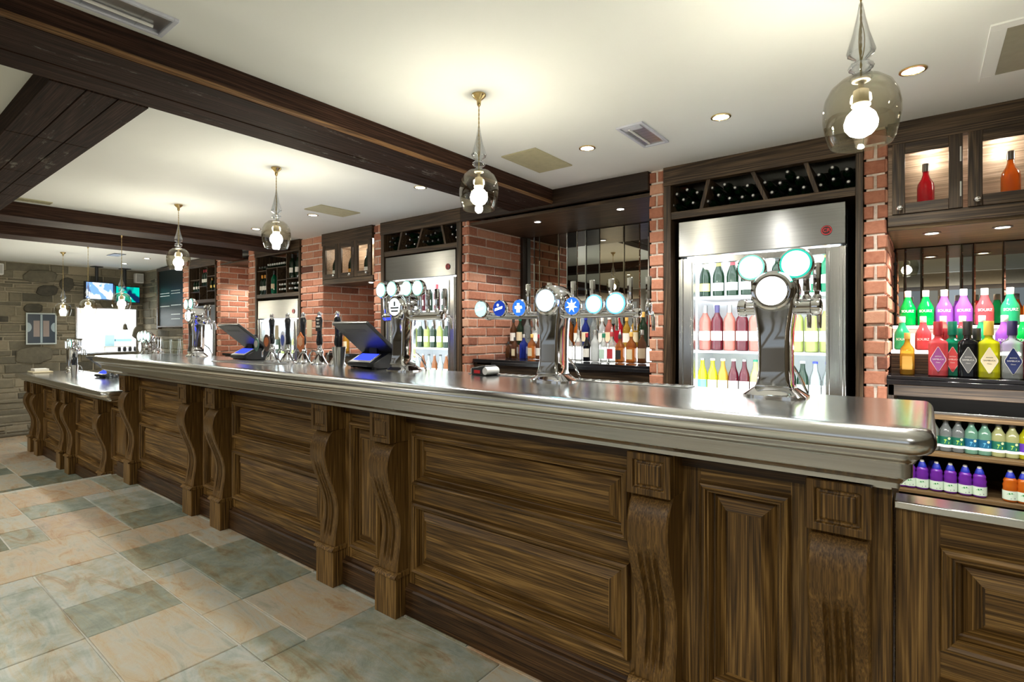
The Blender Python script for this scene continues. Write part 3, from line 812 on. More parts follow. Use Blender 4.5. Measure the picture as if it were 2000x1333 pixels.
# ---- N1: mirrored niche
N1 = unit('niche_back_counter', 'black topped back counter with cupboards in the mirrored niche', 'counter', (-2.93, YB, 0))
def nl(q): return local(q, N1)
nl(MB().box(-2.92, -1.386, YB + .04, 3.96, 1.064, 1.094).box(-2.70, -1.386, YB + .012, 3.96, 1.052, 1.076).build('stone_top', BLACKG, N1, bevel=.002))
nl(MB().box(-2.92, -1.386, YB + .07, 3.95, .1, .16).box(-2.92, -1.386, 3.9, 3.95, .1, 1.06).box(-2.92, -2.90, YB + .07, 3.9, .16, 1.06).box(-1.41, -1.386, YB + .07, 3.9, .16, 1.06).build('carcass', B_Z, N1))
nl(MB().box(-2.92, -1.386, YB + .06, YB + .09, .985, 1.05).box(-2.92, -1.386, YB + .06, YB + .09, .82, .84).box(-1.42, -1.386, YB + .055, YB + .09, .16, .985).box(-2.03, -1.99, YB + .055, YB + .09, .16, .985).box(-1.99, -1.42, YB + .07, YB + .09, .84, .95).build('front_rails', B_X, N1, bevel=.002))
# soffit and fascia
so = unit('niche_soffit', 'dark oak fascia and boarded soffit over the mirrored niche', 'soffit', (-2.93, YB, 2.2))
so['kind'] = 'structure'
local(MB().box(-3.0, -1.382, YB - .02, YB + .02, 2.213, ZC).build('fascia_board', B_DK, so, bevel=.002), so)
local(MB().box(-2.93, -1.382, YB + .02, 3.975, 2.178, 2.20).build('soffit_board', B_X, so), so)
for px, py, lb, k in ((1050, 433, 'left soffit spotlight above the niche bottles', 0), (1212, 408, 'right soffit spotlight above the niche bottles', 1)):
    x, y, v = ray(px, py); s = (2.178 - EYE) / v
    spot_fitting(x * s, y * s, 2.178, lb, power=NICHE_W, size=.026, group='niche soffit spotlights', rim=STEEL)
# vertical mirror strips, alternating clear and tinted, some standing proud
MT = [mirror('mirror_grey', (.30, .31, .29)), mirror('mirror_bronze', (.42, .37, .28)), mirror('mirror_dark', (.13, .13, .12)), mirror('mirror_clear', (.66, .68, .66))]
MTN = ['grey', 'bronze', 'dark', 'clear']
def strips(x0, x1, y, z0, z1, seq, parent_label):
    o = unit('mirror_panel', parent_label, 'mirror', ((x0 + x1) / 2, y, z0))
    local(MB().box(x0, x1, y, y + .015, z0, z1).build('backing', DARK, o), o)
    tot = sum(w for w, _, _ in seq); x = x0
    for w, m, d in seq:
        e = (x1 - x0) * w / tot
        q = MB(); a, b, yy = x + .0015, x + e - .0015, y - .004 - d
        q.rings([[(a, y, z0), (b, y, z0), (b, y, z1), (a, y, z1)], [(a, yy + .003, z0), (b, yy + .003, z0), (b, yy + .003, z1), (a, yy + .003, z1)], [(a + .006, yy, z0 + .004), (b - .006, yy, z0 + .004), (b - .006, yy, z1 - .004), (a + .006, yy, z1 - .004)]], cap0=False)
        local(q.build('mirror_strip', MT[m], o, smooth=0), o); x += e
    return o
strips(-2.90, -1.386, 3.965, 1.095, 2.176, [(1.0, 3, 0), (.7, 1, 0), (2.4, 1, .004), (1.0, 3, 0), (1.2, 2, .004), (1.0, 3, .006), (1.5, 0, 0), (2.6, 1, .003), (1.6, 1, .0), (.9, 3, .006), (2.2, 0, .0), (1.6, 2, .004)], 'tall mirror of vertical tinted strips behind the niche spirits')
tag(MB().box(-2.928, -2.902, 3.90, 3.965, 1.095, 2.176).build('niche_post', B_DK), 'dark upright post in the rear left corner of the mirrored niche', 'post', kind='structure')
# lit bottle step in the niche
FROST_ = plain('frosted_step_niche', (.85, .84, .82), .3, var=.02)
st = unit('bottle_step', 'low raised step for the rear row of niche spirits', 'shelf', (-2.9, 3.6, 1.095))
local(MB().box(-2.62, -1.40, 3.60, 3.78, 1.0945, 1.20).build('riser', FROST_, st, bevel=.002), st)
local(MB().box(-2.60, -1.42, 3.5975, 3.5998, 1.10, 1.195).build('lit_front', glow('lit_step_front', (1, .96, .90), 1.9), st), st)

# ---- N2: champagne cabinet over a brick niche
C2 = unit('wall_cabinet', 'oak wall cabinet with three glazed doors holding champagne', 'cabinet', (-4.99, YB, 1.85))
x0, x1 = -4.985, -4.15
def cabinet_box(o, x0, x1, zb, zt, doors, depth=.34, knob_left=None):
    L = lambda q: local(q, o)
    L(MB().box(x0, x1, YB - .02, YB + .03, zt, ZC).build('header_board', B_X, o, bevel=.002))
    L(MB().box(x0, x1, YB + .0, YB + depth, zb - .05, zb - .03).box(x0, x1, YB - .01, YB + .02, zb - .055, zb).build('base_board', B_X, o, bevel=.002))
    L(MB().box(x0, x0 + .02, YB + .02, YB + depth, zb, zt).box(x1 - .02, x1, YB + .02, YB + depth, zb, zt).box(x0, x1, YB + .02, YB + depth, zb - .03, zb).box(x0 + .02, x1 - .02, YB + depth - .02, YB + depth, zb, zt).box(x0, x1, YB + .03, YB + depth, zt, zt + .02).build('lining', CABIN, o))
    n = len(doors)
    for k, (a, b, kx, hx) in enumerate(doors):
        d = empty('door', (a, YB, zb)); d.parent = o; d.matrix_parent_inverse = Matrix.Translation(-Vector(o.location))
        w, h = b - a, zt - zb; s = min(.05, w * .25)
        MB().box(0, s, -.02, 0, 0, h).build('door_stile', B_Z, d, bevel=.002); MB().box(w - s, w, -.02, 0, 0, h).build('door_stile', B_Z, d, bevel=.002)
        MB().box(s, w - s, -.019, 0, 0, s).build('door_rail', B_X, d, bevel=.002); MB().box(s, w - s, -.019, 0, h - s, h).build('door_rail', B_X, d, bevel=.002)
        MB().box(s, w - s, -.011, -.007, s, h - s).build('glass_pane', GLASS, d)
        MB().lathe([(.004, 0), (.004, .010), (.012, .014), (.014, .020), (.011, .027), (.004, .030)], (w * kx, -.02, .025), axis='y', seg=14).build('knob', CHROME, d)
        [MB().box(w * hx - .003, w * hx + .003, -.024, -.018, h * q0, h * (q0 + .2)).build('hinge', STEELZ, d) for q0 in (.62, .15)]
cabinet_box(C2, x0, x1, 1.855, 2.205, [(x0 + .015, x0 + .285, .82, .03), (x0 + .29, x0 + .555, .82, .97), (x0 + .56, x1 - .015, .82, .97)])
lamp('POINT', 'cabinet_lamp', (-4.72, YB + .18, 2.16), 1.6, (1, .93, .8), shadow_soft_size=.03)
lamp('POINT', 'cabinet_lamp', (-4.40, YB + .18, 2.16), 1.6, (1, .93, .8), shadow_soft_size=.03)
q = MB(); brick_face(q, -4.99, -4.146, 1.1, 1.82, lambda u, z, h: (u, 3.93 - h, z), rnd=RB); q.box(-4.99, -4.146, 3.93, 3.975, 0, 2.2, mi=1)
struct('niche_brickwork', q, [BRICK, MORTAR], 'brick rear wall of the niche under the champagne cabinet', 'wall', tone=True, smooth=25)
spot_fitting(-4.37, YB + .14, 1.803, 'small spotlight under the champagne cabinet', power=NICHE_W * 1.2, size=.024, group='niche soffit spotlights', rim=STEEL)
N2 = unit('niche_back_counter', 'black topped back counter under the champagne cabinet', 'counter', (-4.98, YB, 0))
local(MB().box(-4.98, -4.15, YB + .02, 3.92, 1.064, 1.094).build('stone_top', BLACKG, N2, bevel=.002), N2)
local(MB().box(-4.98, -4.15, YB + .06, 3.9, .1, 1.064).build('carcass', B_X, N2), N2)
# ---- N3: brick recess behind far till
q = MB(); brick_face(q, -7.36, -6.60, .8, 2.2, lambda u, z, h: (u, 3.93 - h, z), rnd=RB); q.box(-7.36, -6.60, 3.93, 3.975, 0, 2.2, mi=1)
struct('niche_brickwork', q, [BRICK, MORTAR], 'brick rear wall of the recess behind the far till', 'wall', tone=True, smooth=25)
so = unit('niche_soffit', 'pale soffit board over the brick recess behind the far till', 'soffit', (-7.36, YB, 2.2)); so['kind'] = 'structure'
local(MB().box(-7.36, -6.6, YB, 3.975, 2.19, 2.21).build('soffit_board', B_X, so), so)
spot_fitting(-6.95, 3.5, 2.19, 'soffit spotlight in the brick recess behind the far till', power=NICHE_W * 1.4, size=.026, group='niche soffit spotlights', rim=STEEL)
N3 = unit('niche_back_counter', 'back counter in the brick recess behind the far till', 'counter', (-7.35, YB, 0))
local(MB().box(-7.35, -6.61, YB + .02, 3.92, 1.0, 1.03).build('stone_top', BLACKG, N3, bevel=.002), N3)
local(MB().box(-7.35, -6.61, YB + .06, 3.9, 0, 1.0).build('carcass', B_X, N3), N3)

# ---- right bay: glazed cabinet, mirrored niche, step display, open shelves
C1 = unit('wall_cabinet', 'oak wall cabinet with lit red and orange bottles at the right', 'cabinet', (-.146, YB, 1.87))
X1 = 1.15
cabinet_box(C1, -.146, X1, 1.885, 2.225, [(-.128, .135, .12, .93 + .04), (.153, .416, .12, .97), (.434, .70, .12, .97), (.715, .98, .12, .97)], depth=.30)
for x in (.02, .285, .56): lamp('POINT', 'cabinet_lamp', (x, YB + .22, 2.19), .8, (1, .96, .88), shadow_soft_size=.02)
local(MB().box(-.147, X1, YB + .02, 3.93, 1.812, 1.832).build('soffit_board', SHELFW, C1), C1)
for px, py, lb in ((1820, 455, 'left spotlight under the right-hand glazed cabinet'), (1958, 443, 'right spotlight under the right-hand glazed cabinet')):
    x, y, v = ray(px, py); s = (1.812 - EYE) / v
    spot_fitting(x * s, y * s, 1.812, lb, power=NICHE_W * 1.1, size=.030, group='spotlights under the right cabinet', rim=STEEL)
strips(-.14, X1, 3.935, 1.36, 1.81, [(.5, 1, 0), (.9, 0, .003), (1.3, 1, .0), (.7, 3, .005), (.6, 0, 0), (1.4, 1, .003), (1.2, 0, .0), (1.0, 3, .004), (1.4, 2, 0), (1.6, 1, .003), (2, 0, 0), (2, 1, .004)], 'mirror of vertical strips behind the coloured liqueur bottles')
BC = unit('back_counter', 'black topped back bar counter under the coloured liqueur bottles', 'counter', (-.146, YB, 0))
L = lambda q: local(q, BC)
L(MB().box(-.150, X1, YB - .01, 3.93, 1.085, 1.103).box(-.150, X1, YB - .022, YB + .05, 1.062, 1.085).build('stone_top', BLACKG, BC, bevel=.003))
L(MB().box(-.146, X1, YB + .0, YB + .03, 1.005, 1.060).build('apron', B_X, BC, bevel=.002))
L(MB().box(-.146, -.122, YB, 3.9, 0, 1.06).build('side_panel', B_Z, BC)); L(MB().box(X1 - .02, X1, YB, 3.9, 0, 1.06).build('side_panel', B_Z, BC))
L(MB().box(-.122, X1 - .02, 3.66, 3.68, 0, 1.06).build('back_panel', DARK, BC))
L(MB().box(-.122, X1 - .02, YB + .0, 3.66, .905, .930).build('shelf', SHELFW, BC, bevel=.002))
L(MB().box(-.122, X1 - .02, YB - .004, 3.66, .930, .942).build('zinc_shelf_lining', ZINC, BC, bevel=.002))
L(MB().box(-.122, X1 - .02, YB + .0, 3.66, .728, .748).build('shelf', SHELFW, BC, bevel=.002))
L(MB().box(-.122, X1 - .02, YB + .0, 3.66, .540, .560).build('shelf', SHELFW, BC, bevel=.002))
L(MB().box(-.122, X1 - .02, YB + .0, 3.66, .20, .22).build('shelf', SHELFW, BC, bevel=.002))
lamp('AREA', 'under_shelf_light', (.3, YB - .25, 1.0), SHELF_W, (1, .97, .92), (math.radians(50), 0, 0), shape='RECTANGLE', size=.9, size_y=.05)  # lamp standing free in the aisle, aimed at the open shelves
# display steps with lit edges
DS = unit('display_step', 'stepped bottle display with lit white edges on the right back counter', 'shelf', (-.14, 3.38, 1.103))
L = lambda q: local(q, DS)
EDGE = glow('lit_step_edge', (1, .94, .88), 2.6)
FROST = plain('frosted_step', (.85, .84, .82), .3, var=.02)
L(MB().box(-.14, X1, 3.38, 3.92, 1.1035, 1.205).build('lower_riser', B_X, DS))
L(MB().box(-.14, X1, 3.374, 3.55, 1.205, 1.222).build('lower_tread', FROST, DS, bevel=.002))
L(MB().box(-.14, X1, 3.370, 3.374, 1.206, 1.219).build('lit_edge', EDGE, DS))
L(MB().box(-.14, X1, 3.55, 3.92, 1.205, 1.332).build('upper_riser', FROST, DS))
L(MB().box(-.14, X1, 3.545, 3.92, 1.332, 1.349).build('upper_tread', FROST, DS, bevel=.002))
L(MB().box(-.14, X1, 3.541, 3.545, 1.334, 1.347).build('lit_edge', EDGE, DS))

# ---- far wine shelves over fridges 3 and 4
def wine_shelves(o, cells):
    for (a, b, c, d) in cells: local(MB().box(a, b, YB + .002, YB + .30, c, d).build('shelf_board', B_X, o), o)
    return o
t = .010
def ws(x0, w, sgn=1):
    X = lambda f: x0 + w * f
    return X
X = ws(-6.373, .931)
wine_shelves(S3_,
             [(X(0), X(.22), 2.03, 2.042), (X(.22), X(.70), 2.05, 2.062), (X(.22), X(.235), 1.757, 2.05), (X(.48), X(.495), 1.757, 2.05), (X(.48), X(.70), 1.90, 1.912), (X(.70), X(.715), 1.757, 2.2), (X(.715), X(1), 1.905, 1.917)])
X = ws(-8.298, .806)
wine_shelves(S4_,
             [(X(0), X(.36), 2.03, 2.042), (X(.36), X(.375), 1.757, 2.2), (X(.375), X(.66), 1.93, 1.942), (X(.66), X(.675), 1.757, 2.2), (X(.675), X(1), 2.06, 2.072), (X(.0), X(.36), 1.86, 1.872), (X(.675), X(1), 1.86, 1.872)])
# ================================================================== CEILING ITEMS
def pt(px, py, z=ZC):
    x, y, v = ray(px, py); s = (z - EYE) / v
    return x * s, y * s
TAN = plain('tan_grille', (.42, .39, .25), .5)
def grille(x0, x1, y0, y1, label, mat, margin=.03, slats='y', n=16, frame=None, tilt=.006):
    o = unit('air_grille', label, 'grille', (x0, y0, ZC)); L = lambda q: local(q, o)
    fm = MB()
    for a, b, c, d in ((x0 - margin, x1 + margin, y0 - margin, y0), (x0 - margin, x1 + margin, y1, y1 + margin), (x0 - margin, x0, y0, y1), (x1, x1 + margin, y0, y1)): fm.box(a, b, c, d, ZC - .007, ZC)
    L(fm.build('frame', frame or mat, o, bevel=.001))
    L(MB().box(x0, x1, y0, y1, ZC - .0015, ZC).build('duct_back', DARK, o))
    s = MB()
    for k in range(n):
        y = y0 + (y1 - y0) * (k + .5) / n; w = (y1 - y0) / n
        s.rings([[(x, y - w * .48, ZC - .003), (x, y - w * .48, ZC - .001), (x, y + w * .30, ZC - .007), (x, y + w * .30, ZC - .009)] for x in (x0, x1)])
    o2 = L(s.build('slats', mat, o)); return o
grille(-1.93, -1.70, 2.40, 2.775, 'tan slatted ceiling grille nearest the long dark beam', TAN, margin=.006)
grille(-4.045, -3.81, 2.43, 2.79, 'flat tan ceiling grille between the two small round pendants', TAN, margin=.006)
grille(.215, .50, 2.40, 2.81, 'dark slatted air grille in a white frame at the far right', plain('grille_olive', (.26, .24, .17), .5), margin=.045, frame=PAINT, n=14)
grille(-5.50, -5.41, .62, 1.09, 'narrow ceiling grille in front of the second beam at the left', TAN, margin=.006)
def diffuser(x0, x1, y0, y1, label):
    o = unit('emergency_light', label, 'light fitting', (x0, y0, ZC)); L = lambda q: local(q, o)
    LILAC = plain('fitting_white', (.62, .64, .74), .4)
    fm = MB()
    for a, b, c, d in ((x0 - .015, x1 + .015, y0 - .015, y0), (x0 - .015, x1 + .015, y1, y1 + .015), (x0 - .015, x0, y0, y1), (x1, x1 + .015, y0, y1)): fm.box(a, b, c, d, ZC - .010, ZC)
    L(fm.build('frame', LILAC, o, bevel=.002))
    L(MB().box(x0, x1, y0, y1, ZC - .003, ZC).build('reflector', mirror('reflector', (.62, .64, .68), .3), o))
    c = (x0 + x1) / 2
    L(MB().tube([(c - .02, y0 + .03, ZC - .008), (c - .02, y1 - .03, ZC - .008)], .006).build('tube', WHITE, o))
    L(MB().box(x0 + .01, x1 - .01, y0 + .01, y0 + .05, ZC - .009, ZC - .003).build('end_block', LILAC, o))
    for k in range(8): L(MB().box(x0, x1, y0 + (y1 - y0) * (k + .5) / 8, y0 + (y1 - y0) * (k + .5) / 8 + .002, ZC - .009, ZC - .004).build('lens_bar', GLASS, o))
diffuser(-1.20, -1.09, 2.42, 2.73, 'pale blue rectangular emergency light fitting above the bright fridge')
diffuser(-2.045, -1.925, -.45, .69, 'long recessed light fitting beside the beam at the upper left')
FARV = grille(-8.6, -8.3, 2.3, 2.42, 'thin dark ceiling grille before the stone wall', BLACK, margin=.006, n=4)

# ================================================================== PENDANTS
def pendant_meshes():
    m = {}
    m['rose'] = MB().lathe([(.030, 0), (.030, -.006), (.022, -.016), (.010, -.026), (.008, -.045), (.005, -.05)], seg=20).mesh('ceiling_rose', BRASS)
    # z = 0 at the bulb centre
    sh = []
    o = [(.022, .112), (.045, .108), (.066, .090), (.079, .064), (.084, .036), (.084, .010), (.079, -.018), (.072, -.044), (.066, -.056)]
    m['shade'] = MB().lathe(o + [(.064, -.056), (.070, -.044), (.077, -.018), (.082, .010), (.082, .036), (.077, .064), (.064, .088), (.044, .105), (.022, .109)], seg=36, cap0=False, cap1=False).mesh('shade', SMOKE, 60)
    f = [(.004, .300), (.006, .285), (.010, .26), (.017, .225), (.027, .19), (.030, .178), (.027, .168), (.012, .158), (.011, .153), (.024, .147), (.027, .139), (.024, .131), (.011, .124), (.014, .120), (.026, .110)]
    k = MB(); rs = []
    for r, h in f:
        rs.append([(r * (1 + .07 * math.cos(8 * 2 * PI * j / 32)) * math.cos(2 * PI * j / 32), r * (1 + .07 * math.cos(8 * 2 * PI * j / 32)) * math.sin(2 * PI * j / 32), h) for j in range(32)])
    k.rings(rs, cap0=False, cap1=False); m['finial'] = k.mesh('finial', FINIAL, 60)
    m['holder'] = MB().lathe([(.020, .108), (.020, .104), (.006, .100), (.006, .086), (.017, .080), (.018, .050), (.021, .046), (.021, .042), (.015, .036)], seg=20).mesh('lamp_holder', SOCK)
    m['bulb'] = MB().lathe([(.010, .036), (.020, .031), (.031, .019), (.037, .0), (.035, -.014), (.025, -.028), (.010, -.036)], seg=20).mesh('bulb', BULB, 80)
    return m
PEND = pendant_meshes()
CORDM = plain('gold_cord', (.45, .33, .12), .45)
def pendant(x, y, zb, label, sc=1.0, lit=1):
    o = unit('pendant_lamp', label, 'lamp', (x, y, zb)); o['group'] = 'smoked glass pendants over the counter'
    r = put('ceiling_rose', PEND['rose'], o, (0, 0, ZC - zb), None)
    h0, h1 = .10, ZC - zb - .045
    k = MB(); n = 40
    for ph in (0, PI):
        k.tube([(.0016 * math.cos(ph + i * 1.3), .0016 * math.sin(ph + i * 1.3), h0 + (h1 - h0) * i / n) for i in range(n + 1)], .0016, 5)
    for ph in (0, 2.1, 4.2): k.tube([(.0085 * math.sin(PI * t) * math.cos(ph), .0085 * math.sin(PI * t) * math.sin(ph), .16 + .12 * t) for t in [i / 8 for i in range(9)]], .0012, 5)
    k.build('cord', CORDM, o)
    for n in ('finial', 'shade', 'holder', 'bulb'):
        q = put({'holder': 'lamp_holder'}.get(n, n), PEND[n], o); q.scale = (sc, sc, sc)
    return o
for x, y, z, lb, sc in ((-.138, 1.72, 1.885, 'largest smoked glass pendant lamp, before the right fridge', 1.08), (-1.505, 1.71, 1.893, 'smoked glass pendant in front of the long beam and brick niche', 1.0),
                        (-3.17, 1.71, 1.889, 'smoked glass pendant over the hand pumps', 1.0), (-4.71, 1.73, 1.868, 'smoked glass pendant before the two far beams', 1.0),
                        (-6.53, 1.87, 1.60, 'low hanging pendant in front of the dark green television', 1.0), (-7.67, 1.87, 1.575, 'low hanging pendant in front of the lit television', 1.0),
                        (-8.73, 1.87, 1.57, 'farthest low pendant between the framed poster and the hatch', 1.0)):
    pendant(x, y, z, lb, sc)

# ================================================================== BOTTLES
LAB = {}
def lathe_mesh(name, prof, mat, seg=18, sq=False, smooth=50):
    k = MB()
    if sq:
        rs = []
        for r, h, e in prof:      # e: squareness 0..1
            ring = []
            for j in range(24):
                a = 2 * PI * (j + .5) / 24; c, s_ = math.cos(a), math.sin(a)
                m_ = max(abs(c), abs(s_)); f = (1 - e) + e / m_ * .96
                ring.append((r * c * f, r * s_ * f, h))
            rs.append(ring)
        k.rings(rs)
    else: k.lathe(prof, seg=seg)
    return k.mesh(name, mat, smooth)
def band_mesh(name, r, z0, z1, mat, arc=2 * PI, seg=20, front=-PI / 2):
    k = MB(); n = seg
    a = [front - arc / 2 + arc * i / n for i in range(n + 1)]
    v = [(r * math.cos(t), r * math.sin(t), z0) for t in a] + [(r * math.cos(t), r * math.sin(t), z1) for t in a]
    k.add(v, [(i, i + 1, n + 2 + i, n + 1 + i) for i in range(n)])
    return k.mesh(name, mat, 60)
CACHE = {}
def cached(key, f):
    if key not in CACHE: CACHE[key] = f()
    return CACHE[key]
LIQ = {}
def lq(name, col, clear=.3):
    return LIQ.setdefault(name, liquid('liquid_' + name, col, clear))
def pm(name, col, rough=.4):
    return LIQ.setdefault('p' + name, plain('paint_' + name, col, rough, var=.03))

WINE = [(.030, 0), (.0365, .004), (.0375, .012), (.0375, .185), (.034, .205), (.020, .228), (.0145, .245), (.0135, .268)]
CHAMP = [(.036, 0), (.043, .006), (.044, .015), (.044, .150), (.040, .180), (.028, .215), (.019, .24), (.016, .262)]
def bottle(kind, x, y, z, label, group, body, cap='black', lab=None, rz=0, scale=1, cat='bottle', lying=False, name=None, lettering=None, lcol=None):
    """one bottle: body mesh is the thing, cap / foil / label its parts"""
    P = {'wine': (WINE, [(.0145, .240), (.0152, .262), (.0152, .292), (.013, .294)], (.0380, .065, .125)),
         'champagne': (CHAMP, [(.0215, .222), (.0185, .262), (.0175, .285), (.020, .288), (.020, .305), (.016, .31)], (.0445, .045, .105)),
         'liqueur': ([(.030, 0), (.0375, .005), (.038, .012), (.0378, .085), (.0355, .100), (.030, .112), (.022, .128), (.0155, .150), (.0145, .165)], [(.0145, .156), (.0155, .158), (.0155, .190), (.014, .192)], (.0382, .03, .08)),
         'spirit': ([(.030, 0), (.034, .004), (.035, .01), (.035, .145), (.032, .165), (.018, .19), (.0125, .21), (.012, .235)], [(.0145, .225), (.0145, .262), (.0135, .264)], (.0355, .04, .12)),
         'soft': ([(.021, 0), (.025, .003), (.0255, .008), (.0255, .088), (.023, .105), (.014, .122), (.0105, .132), (.0105, .143)], [(.0125, .138), (.0125, .148), (.0115, .150)], (.0259, .022, .072)),
         'beer': ([(.026, 0), (.030, .004), (.030, .115), (.027, .135), (.016, .165), (.0125, .185), (.0120, .215)], [(.0135, .208), (.0135, .218), (.012, .220)], (.0304, .035, .09)),
         'kids': ([(.022, 0), (.0255, .004), (.0262, .010), (.0262, .045), (.0245, .062), (.0262, .074), (.0225, .086), (.0245, .092), (.0215, .100), (.0165, .106)], [(.0170, .104), (.0172, .110), (.0150, .116), (.0110, .128), (.0100, .130)], (.0266, .010, .050)),
         }
    cap_m = cap if isinstance(cap, bpy.types.Material) else CAPS[cap]
    if kind == 'square':
        prof = [(.029, 0, 1), (.034, .003, 1), (.034, .135, 1), (.032, .145, 1), (.018, .155, .3), (.013, .162, 0), (.012, .178, 0)]
        me = cached(('sqb', body.name), lambda: lathe_mesh('bottle_body', prof, body, sq=True))
        cp = [(.0155, .172), (.016, .174), (.016, .228), (.015, .230)]; lb = None
    elif kind == 'flask':
        prof = [(.034, 0, .8), (.037, .004, .8), (.037, .135, .8), (.034, .155, .6), (.018, .178, .2), (.0125, .195, 0), (.012, .215, 0)]
        me = cached(('flb', body.name), lambda: lathe_mesh('bottle_body', prof, body, sq=True))
        cp = [(.0155, .21), (.0155, .245), (.014, .247)]; lb = 'sq'
    else:
        pr, cp, lb = P[kind]
        me = cached((kind, body.name), lambda: lathe_mesh('bottle_body', pr, body))
    nm = name or {'wine': 'wine_bottle', 'champagne': 'champagne_bottle', 'liqueur': 'liqueur_bottle', 'spirit': 'spirit_bottle', 'soft': 'soft_drink_bottle', 'beer': 'beer_bottle', 'kids': 'juice_bottle', 'square': 'liqueur_bottle', 'flask': 'spirit_bottle'}[kind]
    o = put(nm, me, None, (x, y, z + .0008), (PI / 2, 0, 0) if lying else (0, 0, rz))
    o.scale = (scale,) * 3
    tag(o, label, cat, group)
    put('foil_capsule' if kind in ('wine', 'champagne') else 'cap', cached((kind, 'cap', cap_m.name), lambda: MB().lathe(cp, seg=18).mesh('cap', cap_m, 40)), o)
    if lab is not None:
        if lb == 'sq':
            put('paper_label', cached((kind, 'lab', lab.name), lambda: MB().box(-.024, .024, -.0375, -.036, .03, .11).mesh('label', lab, 0)), o)
        elif lb:
            r, a, b = lb
            put('paper_label', cached((kind, 'lab', lab.name), lambda: band_mesh('label', r, a, b, lab, arc=(2 * PI if kind in ('soft', 'kids') else 2.3))), o)
    if lettering:
        s, sz, zz, rr, mt = lettering
        key = ('txt', s, sz, zz, rr, mt.name)
        if key not in CACHE:
            t = text(s, sz, mt, o, (0, 0, zz), wrap=rr); CACHE[key] = t.data
        else: put('lettering', CACHE[key], o, (0, 0, zz))
    return o
CAPS = {'white': pm('cap_white', (.85, .84, .80)), 'black': pm('cap_black', (.02, .02, .02)), 'red': pm('cap_red', (.35, .02, .03)), 'gold': pm('cap_gold', (.70, .42, .10)),
        'green': pm('cap_green', (.0, .16, .09)), 'blue': pm('cap_blue', (.015, .03, .40)), 'navy': pm('cap_navy', (.03, .02, .09)), 'orange': pm('foil_orange', (.85, .38, .04)),
        'silver': STEEL, 'yellow': pm('cap_yellow', (.72, .48, .06))}
G = {'dgreen': lq('dark_green_glass', (.012, .045, .018), .15), 'green': lq('bright_green', (.0, .62, .10), .25), 'purple': lq('lilac', (.52, .16, .80), .2), 'coral': lq('coral', (.90, .13, .15), .2),
     'mint': lq('mint', (.05, .60, .28), .25), 'orange': lq('orange', (.90, .25, .03), .35), 'red': lq('red', (.80, .02, .05), .25), 'black': lq('black', (.008, .008, .010), .05),
     'yellow': lq('yellow', (.82, .80, .02), .3), 'clear': lq('clear', (.84, .90, .89), .72), 'amber': lq('amber', (.45, .15, .03), .4), 'gold': lq('golden', (.85, .50, .06), .4),
     'egreen': lq('emerald', (.0, .26, .12), .15), 'rose': lq('rose', (.85, .28, .22), .3), 'wineglass': lq('claret', (.14, .008, .02), .1), 'pale': lq('pale_yellow', (.75, .80, .30), .3),
     'blue': lq('blue', (.02, .05, .38), .3), 'frost': lq('frosted', (.78, .82, .82), .2), 'brown': lq('brown', (.16, .06, .02), .2), 'seafoam': lq('seafoam', (.30, .62, .45), .2),
     'lemon': lq('cloudy_lemon', (.70, .72, .34), .12), 'juicep': lq('juice_purple', (.30, .05, .62), .05), 'juiceo': lq('juice_orange', (.95, .22, .02), .05), 'white': lq('white_wine', (.55, .62, .20), .35)}
WT = pm('ink_white', (.9, .9, .88)); KT = pm('ink_black', (.02, .02, .03))
def X_at(px, Y): return PY(px, 640, Y)[0]

# top row of round liqueur bottles
g = 'round flavoured liqueur bottles on the upper lit step'
top = [(1773, 'green', 'bright green liqueur bottle nearest the brick pier, upper step'), (1808, 'green', 'bright green liqueur bottle beside the lilac bottles, upper step'),
       (1844, 'purple', 'lilac liqueur bottle next to the green pair, upper step'), (1882, 'purple', 'lilac liqueur bottle next to the coral one, upper step'),
       (1923, 'coral', 'coral red liqueur bottle alone on the upper step'), (1973, 'mint', 'mint green liqueur bottle at the right of the upper step'), (2018, 'orange', 'orange liqueur bottle cut by the frame edge, upper step')]
for px, c, lb in top: bottle('liqueur', X_at(px, 3.62), 3.62, 1.349, lb, g, G[c], 'white', lettering=('SOURZ', .0190, .078, .0382, WT), scale=.98)
# middle row
g = 'round flavoured liqueur bottles on the lower lit step'
for px, c, lb in ((1762, 'mint', 'green liqueur bottle behind the golden tequila, lower step'), (1803, 'coral', 'coral liqueur bottle left of the diamond label bottles, lower step'), (1842, 'rose', 'pink liqueur bottle behind the red diamond label bottle'),
                  (1880, 'coral', 'red liqueur bottle behind the black diamond label bottle'), (1918, 'mint', 'green liqueur bottle behind the yellow diamond label bottle'), (1962, 'purple', 'lilac liqueur bottle behind the clear diamond label bottle'), (2000, 'green', 'green liqueur bottle at the right of the lower step')):
    bottle('liqueur', X_at(px, 3.46), 3.46, 1.222, lb, g, G[c], 'white', lettering=('SOURZ', .0190, .060, .0384, WT), scale=.90)
